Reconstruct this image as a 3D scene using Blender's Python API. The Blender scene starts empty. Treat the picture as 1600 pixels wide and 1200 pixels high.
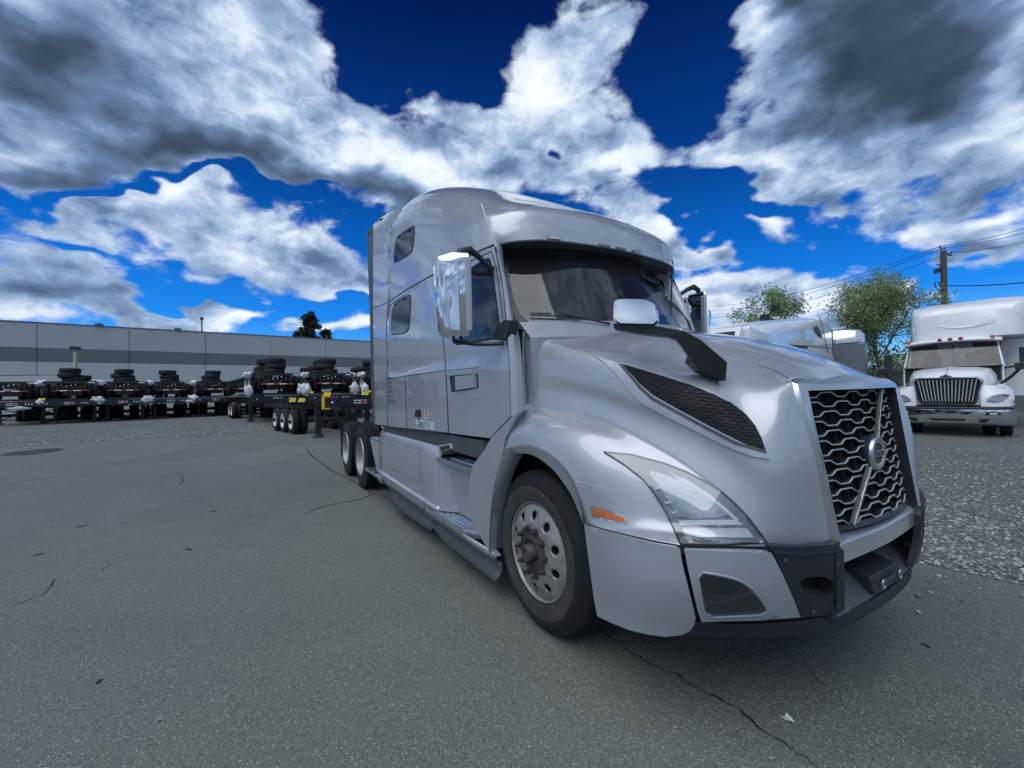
import bpy, bmesh, math, random
import numpy as np
from mathutils import Vector, Matrix
from mathutils.bvhtree import BVHTree
from mathutils.geometry import delaunay_2d_cdt
random.seed(7); rng = np.random.default_rng(7)
S = bpy.context.scene; COL = S.collection
R_ = math.radians
# ------------------------------------------------------------------ camera
FPX = 665.0; YAW = 2.604; PITCH = 0.0175; ROLL = -0.0233
CAM = np.array([2.248, -2.624, 1.505])
def _axes():
    cy, sy, cp, sp = math.cos(YAW), math.sin(YAW), math.cos(PITCH), math.sin(PITCH)
    f = np.array([cy*cp, sy*cp, sp]); r = np.array([sy, -cy, 0.]); u = np.cross(r, f)
    cr, sr = math.cos(ROLL), math.sin(ROLL)
    return cr*r+sr*u, -sr*r+cr*u, f
CR, CU, CF = _axes()
cd = bpy.data.cameras.new('camera'); cam = bpy.data.objects.new('camera', cd); COL.objects.link(cam)
M4 = Matrix(((CR[0], CU[0], -CF[0], CAM[0]), (CR[1], CU[1], -CF[1], CAM[1]), (CR[2], CU[2], -CF[2], CAM[2]), (0, 0, 0, 1)))
cam.matrix_world = M4
cd.sensor_width = 36; cd.lens = FPX/1600*36; cd.clip_start = .05; cd.clip_end = 3000
S.camera = cam
S.view_settings.view_transform = 'Standard'; S.view_settings.look = 'None'; S.view_settings.gamma = 1
S.view_settings.use_curve_mapping = False
S.view_settings.exposure = 0.75
# ------------------------------------------------------------------ sun
SUN_EL, SUN_AZ = R_(60), R_(-66)      # azimuth measured from +x towards +y
sd = bpy.data.lights.new('sun', 'SUN'); sd.energy = 1.15; sd.angle = R_(60); sd.color = (1, .975, .94)
sun = bpy.data.objects.new('sun', sd); COL.objects.link(sun)
sdir = Vector((math.cos(SUN_EL)*math.cos(SUN_AZ), math.cos(SUN_EL)*math.sin(SUN_AZ), math.sin(SUN_EL)))
sun.rotation_euler = sdir.to_track_quat('Z', 'Y').to_euler()
# ------------------------------------------------------------------ pixel ray helpers (photo pixels, 1600x1200)
def ray(px, py): return CF+(px-800)/FPX*CR-(py-600)/FPX*CU
def P(px, py, X=None, Y=None, Z=None):
    q = ray(px, py)
    for i, a in enumerate((X, Y, Z)):
        if a is not None: return Vector(CAM+(a-CAM[i])/q[i]*q)
def D(px, py, dep): return Vector(CAM+ray(px, py)*dep)
def pix(p):
    d = np.array(p)-CAM; z = d@CF; return (800+FPX*(d@CR)/z, 600-FPX*(d@CU)/z)
# ------------------------------------------------------------------ world
W = bpy.data.worlds.new('World'); S.world = W; W.use_nodes = True
def build_world():
    nt = W.node_tree; N = nt.nodes; L = nt.links; N.clear()
    def mk(t, **k):
        n = N.new(t)
        for a, b in k.items(): setattr(n, a, b)
        return n
    def lk(a, b): L.new(a, b)
    def m(op, a, b=None, c=None, clamp=False):
        n = mk('ShaderNodeMath', operation=op, use_clamp=clamp)
        for i, v in enumerate((a, b, c)):
            if v is None: continue
            if isinstance(v, (int, float)): n.inputs[i].default_value = v
            else: lk(v, n.inputs[i])
        return n.outputs[0]
    def vdot(v, c):
        n = mk('ShaderNodeVectorMath', operation='DOT_PRODUCT'); lk(v, n.inputs[0]); n.inputs[1].default_value = c
        return n.outputs['Value']
    tc = mk('ShaderNodeTexCoord'); nm = mk('ShaderNodeVectorMath', operation='NORMALIZE'); lk(tc.outputs['Generated'], nm.inputs[0])
    d = nm.outputs[0]
    hf = Vector((math.cos(YAW), math.sin(YAW), 0)); hr = Vector((math.sin(YAW), -math.cos(YAW), 0))
    az0 = m('ARCTAN2', vdot(d, hr), vdot(d, hf)); z = vdot(d, (0, 0, 1)); el0 = m('ARCSINE', z)
    # flattened cloud-layer coordinates
    zz = m('ADD', m('MAXIMUM', z, 0), .16)
    sx = mk('ShaderNodeSeparateXYZ'); lk(d, sx.inputs[0])
    cx = mk('ShaderNodeCombineXYZ'); lk(m('DIVIDE', sx.outputs[0], zz), cx.inputs[0]); lk(m('DIVIDE', sx.outputs[1], zz), cx.inputs[1]); cx.inputs[2].default_value = 3.1
    def noise(vec, sc, det, ro=.55, dist=0, off=None):
        if off is not None:
            a = mk('ShaderNodeVectorMath', operation='ADD'); lk(vec, a.inputs[0]); a.inputs[1].default_value = off; vec = a.outputs[0]
        n = mk('ShaderNodeTexNoise'); n.inputs['Scale'].default_value = sc; n.inputs['Detail'].default_value = det
        n.inputs['Roughness'].default_value = ro; n.inputs['Distortion'].default_value = dist; lk(vec, n.inputs['Vector']); return n.outputs['Fac']
    q = cx.outputs[0]
    # mix of layer coordinates and plain direction keeps puffs round
    pz = mk('ShaderNodeVectorMath', operation='MULTIPLY'); lk(d, pz.inputs[0]); pz.inputs[1].default_value = (3.2, 3.2, 5.6)
    puff = pz.outputs[0]
    # wobble the positions of the masses so their outlines are ragged
    w1 = m('MULTIPLY', m('SUBTRACT', noise(puff, 1.3, 3, .6), .5), .34); w2 = m('MULTIPLY', m('SUBTRACT', noise(puff, 1.3, 3, .6, off=(7.3, 2.2, 5)), .5), .26)
    az = m('ADD', az0, w1); el = m('ADD', el0, w2)
    def blob(px, py, rx, ry, w, rot=0, sharp=False):
        def ae(a, b):
            r = ray(a, b); r = r/np.linalg.norm(r)
            return math.atan2(r@np.array(hr), r@np.array(hf)), math.asin(r[2])
        a0, e0 = ae(px, py); a1, e1 = ae(px+6, py); a2, e2 = ae(px, py+6)
        # local jacobian d(az,el)/d(px,py) -> invert to rotate/scale in pixel space
        J = np.array([[(a1-a0)/6, (a2-a0)/6], [(e1-e0)/6, (e2-e0)/6]]); Ji = np.linalg.inv(J)
        c, s = math.cos(R_(rot)), math.sin(R_(rot))
        T = np.array([[c/rx, s/rx], [-s/ry, c/ry]])@Ji
        da = m('SUBTRACT', az, a0); de = m('SUBTRACT', el, e0)
        u = m('MULTIPLY_ADD', da, float(T[0, 0]), m('MULTIPLY', de, float(T[0, 1])))
        v = m('MULTIPLY_ADD', da, float(T[1, 0]), m('MULTIPLY', de, float(T[1, 1])))
        r2 = m('MULTIPLY_ADD', u, u, m('MULTIPLY', v, v))
        return m('MULTIPLY', m('POWER', 2.718, m('MULTIPLY', r2, -1.0)), w)
    def total(lst):
        t = None
        for b in lst:
            x = blob(*b); t = x if t is None else m('ADD', t, x)
        return t
    cover = total(CLOUDS); dark = m('MINIMUM', total(DARKS), 1.0); lite = total(LIGHTS)
    # behind and beside the camera the broken overcast simply goes on
    side = mk('ShaderNodeMapRange', interpolation_type='SMOOTHSTEP'); lk(m('ABSOLUTE', az0), side.inputs['Value']); side.inputs['From Min'].default_value = .95; side.inputs['From Max'].default_value = 1.5; side.inputs['To Max'].default_value = .95
    cover = m('MINIMUM', m('ADD', cover, side.outputs[0]), 1.15)
    n_l = noise(puff, 2.1, 8, .56, .3); n_s = noise(puff, 1.7, 2, .5, .2); n_o = noise(puff, 1.7, 2, .5, .2, off=(.05, -.04, .2))
    n_q = noise(q, 1.3, 5, .55, .1); n_f = noise(puff, 5.5, 8, .62, .35)
    detail = m('ADD', m('MULTIPLY', m('SUBTRACT', n_l, .5), 1.7), m('ADD', m('MULTIPLY', m('SUBTRACT', n_f, .5), 1.05), m('MULTIPLY', m('SUBTRACT', n_q, .5), .7)))
    dens = m('ADD', m('MULTIPLY_ADD', cover, 1.15, -.42), detail)
    al = mk('ShaderNodeMapRange', interpolation_type='SMOOTHSTEP'); lk(dens, al.inputs['Value']); al.inputs['From Min'].default_value = -.14; al.inputs['From Max'].default_value = .40
    alpha = m('MULTIPLY', al.outputs[0], .985)
    relief = m('ADD', m('MULTIPLY', m('SUBTRACT', n_s, n_o), .8), m('ADD', m('MULTIPLY', m('SUBTRACT', n_f, .5), .75), m('MULTIPLY', m('SUBTRACT', n_l, .5), .35)))
    base = m('ADD', m('ADD', .50, relief), m('MULTIPLY', lite, .30))
    edge = m('MULTIPLY', m('SUBTRACT', .75, dens, clamp=True), .12)
    base = m('ADD', base, edge)
    dk = m('MULTIPLY', dark, m('MULTIPLY_ADD', m('SUBTRACT', n_s, .5), .9, .86))
    lum = m('MULTIPLY', base, m('SUBTRACT', 1.0, m('MINIMUM', m('MULTIPLY', dk, .82), .86)))
    lum = m('MINIMUM', m('MAXIMUM', lum, 0.0), 1.0)
    cr = mk('ShaderNodeValToRGB'); lk(lum, cr.inputs[0]); e = cr.color_ramp.elements
    e[0].position = 0; e[0].color = (.014, .026, .045, 1); e[1].position = 1; e[1].color = (.93, .95, .98, 1)
    for p, c in ((.20, (.050, .082, .135, 1)), (.38, (.125, .20, .34, 1)), (.56, (.32, .44, .63, 1)), (.74, (.66, .74, .86, 1))):
        x = e.new(p); x.color = c
    sky = mk('ShaderNodeTexSky', sky_type='NISHITA', sun_disc=False, sun_elevation=SUN_EL, sun_rotation=R_(90)-SUN_AZ)
    sky.air_density = 1.0; sky.dust_density = .3; sky.ozone_density = 3.0
    hs = mk('ShaderNodeHueSaturation'); hs.inputs['Saturation'].default_value = 1.55; lk(sky.outputs[0], hs.inputs['Color'])
    mx = mk('ShaderNodeMix', data_type='RGBA', blend_type='MULTIPLY'); mx.inputs['Factor'].default_value = 1
    lk(hs.outputs[0], mx.inputs['A'])
    er = mk('ShaderNodeValToRGB'); lk(z, er.inputs[0]); q2 = er.color_ramp.elements
    q2[0].position = 0; q2[0].color = (.62, .88, 1, 1); q2[1].position = .75; q2[1].color = (.10, .12, .20, 1)
    x = q2.new(.12); x.color = (.22, .62, .98, 1); x = q2.new(.34); x.color = (.06, .28, .62, 1)
    lk(er.outputs[0], mx.inputs['B'])
    # the photograph's polarised, saturated blue over the physical sky
    pr = mk('ShaderNodeValToRGB'); lk(z, pr.inputs[0]); q3 = pr.color_ramp.elements
    q3[0].position = 0; q3[0].color = (2.6, 5.2, 8.2, 1); q3[1].position = .7; q3[1].color = (.008, .035, .55, 1)
    for p_, c_ in ((.07, (.9, 3.4, 7.6, 1)), (.16, (.10, 1.9, 6.6, 1)), (.30, (.03, 1.05, 4.3, 1)), (.46, (.02, .36, 1.9, 1))):
        x = q3.new(p_); x.color = c_
    pm = mk('ShaderNodeMix', data_type='RGBA'); pm.inputs['Factor'].default_value = .72; lk(mx.outputs['Result'], pm.inputs['A']); lk(pr.outputs[0], pm.inputs['B'])
    bs = mk('ShaderNodeBackground'); lk(pm.outputs['Result'], bs.inputs[0]); bs.inputs[1].default_value = .085
    bc = mk('ShaderNodeBackground'); lk(cr.outputs[0], bc.inputs[0]); bc.inputs[1].default_value = .70
    ms = mk('ShaderNodeMixShader'); lk(alpha, ms.inputs[0]); lk(bs.outputs[0], ms.inputs[1]); lk(bc.outputs[0], ms.inputs[2])
    out = mk('ShaderNodeOutputWorld'); lk(ms.outputs[0], out.inputs[0])
# masses of cloud as (px, py, rx, ry, weight, rotation): cover and the thick grey undersides
CLOUDS = [(150,90,230,130,1.0,10),(380,60,170,120,1.0,10),(470,190,120,80,.9,30),(60,230,190,70,.9,0),(300,250,260,60,1.0,8),
 (570,250,190,70,1.1,14),(760,240,130,85,1.0,0),(850,160,90,110,.95,70),(930,60,90,45,.6,-35),(860,30,50,40,.5,0),(970,240,100,60,.95,10),(640,330,100,30,.7,5),(900,310,90,30,.6,15),
 (60,340,110,26,.55,0),(240,330,110,34,.9,-8),(380,400,210,42,1.05,12),(520,420,100,34,.8,8),(450,450,60,16,.5,0),(60,440,140,50,.95,8),(150,475,190,26,.9,3),(350,489,80,16,.9,0),(250,470,60,14,.6,0),
 (540,520,90,20,1.0,0),(1190,60,80,70,1.0,0),(1330,80,200,130,1.1,30),(1480,60,220,130,1.1,-20),(1200,240,110,42,.95,-10),(1400,225,220,60,1.05,4),(1580,130,90,90,.9,0),(1300,270,160,30,.7,8),
 (1188,336,60,20,1.0,0),(1450,345,90,26,.8,-8),(1530,380,150,36,1.0,-4),(1510,298,34,14,.8,0),(1585,285,34,12,.8,0),(1030,355,70,28,.95,10),(1075,385,40,20,.8,0),(1100,450,110,36,.95,0),(1170,480,160,26,.9,0),(1280,462,80,24,.95,0),(1300,495,160,24,.8,0),(1330,410,60,20,.5,0),
 (650,70,110,100,-1.0,0),(1070,90,70,110,-1.0,0),(1110,310,110,40,-.6,0),(1330,385,120,30,-.7,0),(470,318,150,13,-.9,5),(160,312,150,13,-.9,-3),(300,300,120,10,-.5,4),(100,395,60,10,-.7,8),(240,440,60,14,-.8,10),(870,255,16,14,-1.0,0),(350,432,70,12,-.4,0),(500,468,70,14,-.6,0),(345,215,26,10,-.9,0),(450,240,26,9,-.7,0),
 (-300,200,300,200,.6,0),(1900,200,300,200,.6,0),(700,-400,600,250,.5,0)]
DARKS = [(110,100,190,90,.60,15),(40,40,80,80,.5,0),(270,250,190,34,.75,6),(480,290,170,28,.65,8),(620,330,100,24,.65,5),(80,285,120,20,.6,0),(1380,110,150,120,.95,30),(1460,40,140,90,.8,-30),(1250,15,60,40,.5,0),(1065,190,50,36,.75,0),(1310,190,140,36,.35,0),
 (490,415,130,16,.40,10),(50,455,110,20,.45,6),(1500,390,120,12,.5,-6),(1190,350,50,8,.35,0),(1330,450,50,14,.5,0),(920,300,60,20,.3,0)]
LIGHTS = [(330,40,90,70,.7,0),(560,250,120,40,.9,14),(700,265,90,30,.8,0),(840,150,80,80,.8,60),(960,260,80,34,.8,0),(240,330,60,22,.9,0),(400,390,120,20,.7,12),(1180,70,40,40,1.0,0),(1170,240,60,24,1.0,-10),(1500,225,120,34,1.0,0),(1590,120,40,60,1.0,0),
 (350,488,50,10,1.1,0),(540,518,60,12,1.2,0),(1040,355,50,20,1.1,0),(1100,450,70,22,1.1,0),(1280,460,50,14,1.2,0),(1420,340,50,16,1.0,0),(1560,345,60,14,.9,0),(40,230,90,30,.7,0),(1188,328,40,8,.8,0)]
build_world()
# ------------------------------------------------------------------ materials
MATS = {}
class NT:
    def __init__(s, name):
        s.mat = bpy.data.materials.new(name); s.mat.use_nodes = True; s.t = s.mat.node_tree; s.t.nodes.clear()
    def n(s, typ, ins=None, **k):
        x = s.t.nodes.new(typ)
        for a, b in k.items(): setattr(x, a, b)
        for a, b in (ins or {}).items():
            if hasattr(b, 'is_output') or isinstance(b, bpy.types.NodeSocket): s.t.links.new(b, x.inputs[a])
            else: x.inputs[a].default_value = b
        return x
    def noise(s, vec, sc, det=4, ro=.55, dist=0):
        return s.n('ShaderNodeTexNoise', {'Vector': vec, 'Scale': sc, 'Detail': det, 'Roughness': ro, 'Distortion': dist}).outputs['Fac']
    def ramp(s, fac, *st):
        x = s.n('ShaderNodeValToRGB', {0: fac}); e = x.color_ramp.elements
        e[0].position, e[0].color = st[0][0], tuple(st[0][1])+(1,) if len(st[0][1]) == 3 else st[0][1]
        e[1].position, e[1].color = st[-1][0], tuple(st[-1][1])+(1,)
        for p, c in st[1:-1]:
            y = e.new(p); y.color = tuple(c)+(1,)
        return x.outputs[0]
    def mr(s, v, a, b, c=0, d=1, sm=False):
        return s.n('ShaderNodeMapRange', {'Value': v, 'From Min': a, 'From Max': b, 'To Min': c, 'To Max': d}, interpolation_type='SMOOTHSTEP' if sm else 'LINEAR').outputs[0]
    def mix(s, f, a, b, bt='MIX'):
        x = s.n('ShaderNodeMix', data_type='RGBA', blend_type=bt)
        for k, v in ((0, f), (6, a), (7, b)):
            if isinstance(v, bpy.types.NodeSocket): s.t.links.new(v, x.inputs[k])
            elif isinstance(v, (tuple, list)): x.inputs[k].default_value = tuple(v)+((1,) if len(v) == 3 else ())
            else: x.inputs[k].default_value = v
        return x.outputs[2]
    def m(s, op, a, b=0.0):
        return s.n('ShaderNodeMath', {0: a, 1: b}, operation=op).outputs[0]
    def bump(s, h, st, dist=.01, nrm=None):
        d = {'Height': h, 'Strength': st, 'Distance': dist}
        if nrm: d['Normal'] = nrm
        return s.n('ShaderNodeBump', d).outputs[0]
    def out(s, sh): s.n('ShaderNodeOutputMaterial', {'Surface': sh}); return s.mat
    def pos(s): return s.n('ShaderNodeNewGeometry').outputs['Position']
    def obj(s): return s.n('ShaderNodeTexCoord').outputs['Object']
def mat(name, base, rough=.5, metal=0, coat=0, var=.06, sc=3, bump=0, bsc=40, rvar=.06, spec=.5, dust=0):
    if name in MATS: return MATS[name]
    t = NT(name); p = t.obj()
    f = t.noise(p, sc, 5)
    b = Vector(base); lo = tuple(x*(1-var) for x in b); hi = tuple(min(1, x*(1+var)) for x in b)
    c = t.ramp(f, (.3, lo), (.7, hi))
    if dust:
        g = t.n('ShaderNodeNewGeometry'); zz = t.n('ShaderNodeSeparateXYZ', {0: p}).outputs[2]
        dm = t.m('MULTIPLY', t.mr(t.noise(p, 6, 6, .65), .42, .75), dust); c = t.mix(dm, c, (.30, .29, .26))
    ins = {'Base Color': c, 'Roughness': t.mr(t.noise(p, sc*2.3, 4), .3, .7, max(.02, rough-rvar), min(1, rough+rvar)), 'Metallic': metal, 'Coat Weight': coat, 'Coat Roughness': .06, 'Specular IOR Level': spec}
    if bump: ins['Normal'] = t.bump(t.noise(p, bsc, 4), bump, .004)
    MATS[name] = t.out(t.n('ShaderNodeBsdfPrincipled', ins).outputs[0]); return MATS[name]
def glass(name, tint, a=.75, rough=.01):
    t = NT(name); fr = t.n('ShaderNodeFresnel', {'IOR': 1.52}).outputs[0]
    smear = t.noise(t.obj(), 5, 5, .6)
    fr = t.m('ADD', t.m('MULTIPLY', fr, .85), t.mr(smear, .45, .8, .008, .03))
    tr = t.n('ShaderNodeBsdfTransparent', {'Color': tuple(tint)+(1,)}).outputs[0]
    gl = t.n('ShaderNodeBsdfGlossy', {'Color': (1, 1, 1, 1), 'Roughness': rough}).outputs[0]
    df = t.n('ShaderNodeBsdfDiffuse', {'Color': (.55, .6, .62, 1)}).outputs[0]
    m1 = t.n('ShaderNodeMixShader', {0: t.mr(smear, .4, .8, .02, 1-a), 1: tr, 2: df}).outputs[0]
    return t.out(t.n('ShaderNodeMixShader', {0: fr, 1: m1, 2: gl}).outputs[0])
def paint(name, base, rough=.32, metal=.55, coat=1, flake=.02, dirt=.12):
    t = NT(name); p = t.obj()
    fl = t.n('ShaderNodeTexVoronoi', {'Vector': p, 'Scale': 900.}).outputs['Color']
    big = t.noise(p, 1.7, 5)
    c = t.ramp(big, (.3, tuple(x*.95 for x in base)), (.7, tuple(x*1.04 for x in base)))
    zz = t.n('ShaderNodeSeparateXYZ', {0: p}).outputs[2]
    low = t.mr(zz, 1.3, .15, 0, 1, True)
    dm = t.m('MULTIPLY', t.mr(t.noise(p, 4, 7, .65), .35, .75), t.m('ADD', t.m('MULTIPLY', low, dirt*2.2), dirt*.35))
    c = t.mix(dm, c, (.19, .18, .16)); c = t.mix(flake, c, fl)
    wav = t.noise(p, 1.6, 2)
    nrm = t.bump(wav, .05, .02)
    ins = {'Base Color': c, 'Metallic': metal, 'Roughness': t.mr(t.noise(p, 9, 5), .3, .7, rough-.05, rough+.06), 'Coat Weight': coat, 'Coat Roughness': t.m('ADD', t.m('MULTIPLY', dm, .5), .035), 'Normal': nrm, 'Coat Normal': nrm}
    MATS[name] = t.out(t.n('ShaderNodeBsdfPrincipled', ins).outputs[0]); return MATS[name]
M_SIL = paint('silver_paint', (.415, .445, .495), .36, .38)
M_WHITE = paint('white_paint', (.82, .84, .86), .4, 0, .8, .0, .08)
M_TRIM = mat('dark_trim_plastic', (.016, .020, .026), .45, bump=.12, bsc=300, dust=.03)
M_GRAYP = mat('grey_plastic', (.055, .064, .072), .5, bump=.1, bsc=260, dust=.08)
M_BLACK = mat('black_rubber_seal', (.012, .013, .015), .5)
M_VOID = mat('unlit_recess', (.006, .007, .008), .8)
M_CHROME = mat('chrome', (.78, .80, .82), .06, 1, rvar=.02, bump=.015, bsc=8)
M_SATIN = mat('satin_aluminium', (.55, .57, .59), .3, .9, bump=.02, bsc=60, dust=.03)
M_DULL = mat('dull_aluminium', (.33, .33, .32), .5, .6, bump=.3, bsc=110, dust=.35, sc=18, var=.3)
M_HUB = mat('grimy_hub_steel', (.05, .047, .045), .6, .3, bump=.3, bsc=70, dust=.25)
M_TYRE = mat('tyre_rubber', (.005, .0065, .009), .8, bump=.2, bsc=90, dust=.02)
M_TYRED = mat('dusty_tyre_sidewall', (.034, .033, .029), .8, bump=.25, bsc=120, dust=.12)
M_AMBER = mat('amber_lens', (.55, .13, .015), .18, coat=1)
M_RED = mat('red_lens', (.45, .02, .02), .2, coat=1)
M_LENSC = mat('clear_marker_lens', (.52, .52, .5), .2, coat=.6)
M_DARKINT = mat('dark_cab_interior', (.014, .016, .019), .8)
M_CURTAIN = mat('grey_sleeper_curtain', (.56, .61, .63), .9, bump=.25, bsc=3)
M_STEEL = mat('black_chassis_steel', (.006, .008, .012), .5, .0, coat=.15, bump=.08, bsc=50, dust=.06)
M_YEL = mat('yellow_paint', (.75, .52, .02), .4)
M_WRIM = mat('white_wheel_rim', (.68, .70, .71), .35, dust=.1)
M_WRAP = mat('white_plastic_wrap', (.58, .60, .62), .35, bump=.8, bsc=14, coat=.3)
M_LABEL = mat('white_label', (.75, .75, .75), .4)
M_REDP = mat('red_print', (.34, .03, .04), .4)
M_INK = mat('black_print', (.02, .02, .025), .5)
G_WS = glass('windscreen_glass', (.86, .92, .92), .97)
G_SIDE = glass('side_window_glass', (.74, .8, .82), .97)
G_FOG = glass('smoked_fog_lens', (.5, .55, .6), .97)
G_LENS = glass('headlamp_lens', (.95, .96, .97), .95)
# ------------------------------------------------------------------ mesh helpers
class MB:
    def __init__(s): s.v = []; s.f = []; s.mi = []; s.cur = 0
    def add(s, vs, fs):
        o = len(s.v); s.v += [tuple(v) for v in vs]; s.f += [tuple(i+o for i in f) for f in fs]; s.mi += [s.cur]*len(fs)
        return s
    def box(s, c, d, rot=None):
        c = Vector(c); h = [x/2 for x in d]; vs = []
        for x in (-1, 1):
            for y in (-1, 1):
                for z in (-1, 1):
                    v = Vector((x*h[0], y*h[1], z*h[2]))
                    if rot is not None: v = rot@v
                    vs.append(c+v)
        return s.add(vs, [(0, 1, 3, 2), (4, 6, 7, 5), (0, 4, 5, 1), (2, 3, 7, 6), (0, 2, 6, 4), (1, 5, 7, 3)])
    def bb(s, a, b): return s.box([(a[i]+b[i])/2 for i in range(3)], [abs(b[i]-a[i]) for i in range(3)])
    def cyl(s, a, b, r, n=16, r2=None, cap=True):
        a, b = Vector(a), Vector(b); r2 = r if r2 is None else r2; ax = (b-a).normalized()
        u = ax.orthogonal().normalized(); w = ax.cross(u); vs = []
        for p, rr in ((a, r), (b, r2)):
            for i in range(n):
                t = 2*math.pi*i/n; vs.append(p+u*math.cos(t)*rr+w*math.sin(t)*rr)
        fs = [(i, (i+1) % n, n+(i+1) % n, n+i) for i in range(n)]
        if cap: fs += [tuple(reversed(range(n))), tuple(range(n, 2*n))]
        return s.add(vs, fs)
    def tube(s, pts, r, n=8, closed=False):
        pts = [Vector(p) for p in pts]; rs = r if isinstance(r, (list, tuple)) else [r]*len(pts); vs = []; up = None
        for i, p in enumerate(pts):
            t = (pts[min(i+1, len(pts)-1)]-pts[max(i-1, 0)]).normalized()
            if up is None: up = t.orthogonal().normalized()
            up = (up-t*up.dot(t)).normalized(); w = t.cross(up)
            for k in range(n):
                a = 2*math.pi*k/n; vs.append(p+(up*math.cos(a)+w*math.sin(a))*rs[i])
        fs = [(i*n+k, i*n+(k+1) % n, (i+1)*n+(k+1) % n, (i+1)*n+k) for i in range(len(pts)-1) for k in range(n)]
        fs += [tuple(reversed(range(n))), tuple(range((len(pts)-1)*n, len(pts)*n))]
        return s.add(vs, fs)
    def lathe(s, prof, c, axis='y', n=48, sgn=1):
        # prof: (radius, offset along axis)
        c = Vector(c); vs = []
        for r, o in prof:
            for i in range(n):
                t = 2*math.pi*i/n; a, b = r*math.cos(t), r*math.sin(t)
                vs.append(c+(Vector((a, o*sgn, b)) if axis == 'y' else Vector((a, b, o)) if axis == 'z' else Vector((o*sgn, a, b))))
        fs = [(j*n+i, j*n+(i+1) % n, (j+1)*n+(i+1) % n, (j+1)*n+i) for j in range(len(prof)-1) for i in range(n)]
        return s.add(vs, fs)
    def prism(s, poly, off):
        # extrude a 3D polygon by a vector
        off = Vector(off); n = len(poly); a = [Vector(p) for p in poly]
        return s.add(a+[p+off for p in a], [tuple(range(n)), tuple(reversed(range(n, 2*n)))]+[(i, i+n, (i+1) % n+n, (i+1) % n) for i in range(n)])
    def grid(s, rows, close=False):
        n = len(rows[0]); vs = [p for r in rows for p in r]
        return s.add(vs, [(j*n+i, j*n+i+1, (j+1)*n+i+1, (j+1)*n+i) for j in range(len(rows)-1) for i in range(n-1)])
    def mesh(s, name, smooth=40, fix=True):
        me = bpy.data.meshes.new(name); me.from_pydata(s.v, [], s.f); me.update()
        if fix:
            bm = bmesh.new(); bm.from_mesh(me); bmesh.ops.remove_doubles(bm, verts=bm.verts, dist=1e-5); bmesh.ops.recalc_face_normals(bm, faces=bm.faces); bm.to_mesh(me); bm.free()
        if smooth:
            me.polygons.foreach_set('use_smooth', [True]*len(me.polygons))
            try: me.set_sharp_from_angle(angle=R_(smooth))
            except Exception: pass
        return me
    def build(s, name, material, parent=None, smooth=40, fix=True, solid=0, bev=0, seg=2, loc=None, soff=-1):
        me = s.mesh(name, smooth, fix); me.materials.append(material)
        o = bpy.data.objects.new(name, me); COL.objects.link(o)
        if parent is not None: o.parent = parent
        if loc is not None: o.location = loc
        if solid:
            md = o.modifiers.new('solid', 'SOLIDIFY'); md.thickness = solid; md.offset = soff
        if bev:
            md = o.modifiers.new('bevel', 'BEVEL'); md.width = bev; md.segments = seg; md.limit_method = 'ANGLE'; md.angle_limit = R_(35); md.harden_normals = True
        return o
def thing(name, label, cat, loc=(0, 0, 0), rz=0, group=None):
    o = bpy.data.objects.new(name, None); COL.objects.link(o); o.location = loc; o.rotation_euler = (0, 0, rz)
    o['label'] = label; o['category'] = cat; o.empty_display_size = .2
    if group: o['group'] = group
    return o
def tag(o, label=None, cat=None, group=None, kind=None):
    if label: o['label'] = label
    if cat: o['category'] = cat
    if group: o['group'] = group
    if kind: o['kind'] = kind
    return o
def kids(o): return [c for c in bpy.data.objects if c.parent == o]
def copy_tree(o, kidmap, parent=None):
    c = o.copy(); COL.objects.link(c)
    if parent is not None: c.parent = parent
    for ch in kidmap.get(o.name, []): copy_tree(ch, kidmap, c)
    return c
def kidmap_of(o):
    m = {}
    def rec(x):
        k = list(x.children); m[x.name] = k
        for y in k: rec(y)
    rec(o); return m
def cr_spline(P_, n):
    # Catmull-Rom through the control points, n samples per span
    P_ = [np.array(p, float) for p in P_]; out = []
    Q = [2*P_[0]-P_[1]]+P_+[2*P_[-1]-P_[-2]]
    for i in range(1, len(Q)-2):
        p0, p1, p2, p3 = Q[i-1:i+3]
        d1 = max(np.linalg.norm(p1-p0)**.5, 1e-4); d2 = max(np.linalg.norm(p2-p1)**.5, 1e-4); d3 = max(np.linalg.norm(p3-p2)**.5, 1e-4)
        m1 = (p2-p1)+d2*((p1-p0)/d1-(p2-p0)/(d1+d2)) if 0 else None
        t0, t1 = 0, d1; t2 = t1+d2; t3 = t2+d3
        for k in range(n):
            t = t1+(t2-t1)*k/n
            A1 = (t1-t)/(t1-t0)*p0+(t-t0)/(t1-t0)*p1; A2 = (t2-t)/(t2-t1)*p1+(t-t1)/(t2-t1)*p2; A3 = (t3-t)/(t3-t2)*p2+(t-t2)/(t3-t2)*p3
            B1 = (t2-t)/(t2-t0)*A1+(t-t0)/(t2-t0)*A2; B2 = (t3-t)/(t3-t1)*A2+(t-t1)/(t3-t1)*A3
            out.append((t2-t)/(t2-t1)*B1+(t-t1)/(t2-t1)*B2)
    out.append(P_[-1]); return out
def lin(P_, n):
    out = []
    for a, b in zip(P_[:-1], P_[1:]):
        for k in range(n): out.append(np.array(a, float)*(1-k/n)+np.array(b, float)*k/n)
    out.append(np.array(P_[-1], float)); return out
def surf(lines, nu=5, nv=5, linear_v=False):
    """lines: list of longitudinal control lines (same count). Returns dense rows."""
    long_ = [cr_spline(l, nu) for l in lines]
    return [[Vector(p) for p in (lin if linear_v else cr_spline)([l[k] for l in long_], nv)] for k in range(len(long_[0]))]
def mirror_rows(rows): return [[Vector((p.x, -p.y, p.z)) for p in r] for r in rows]
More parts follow.
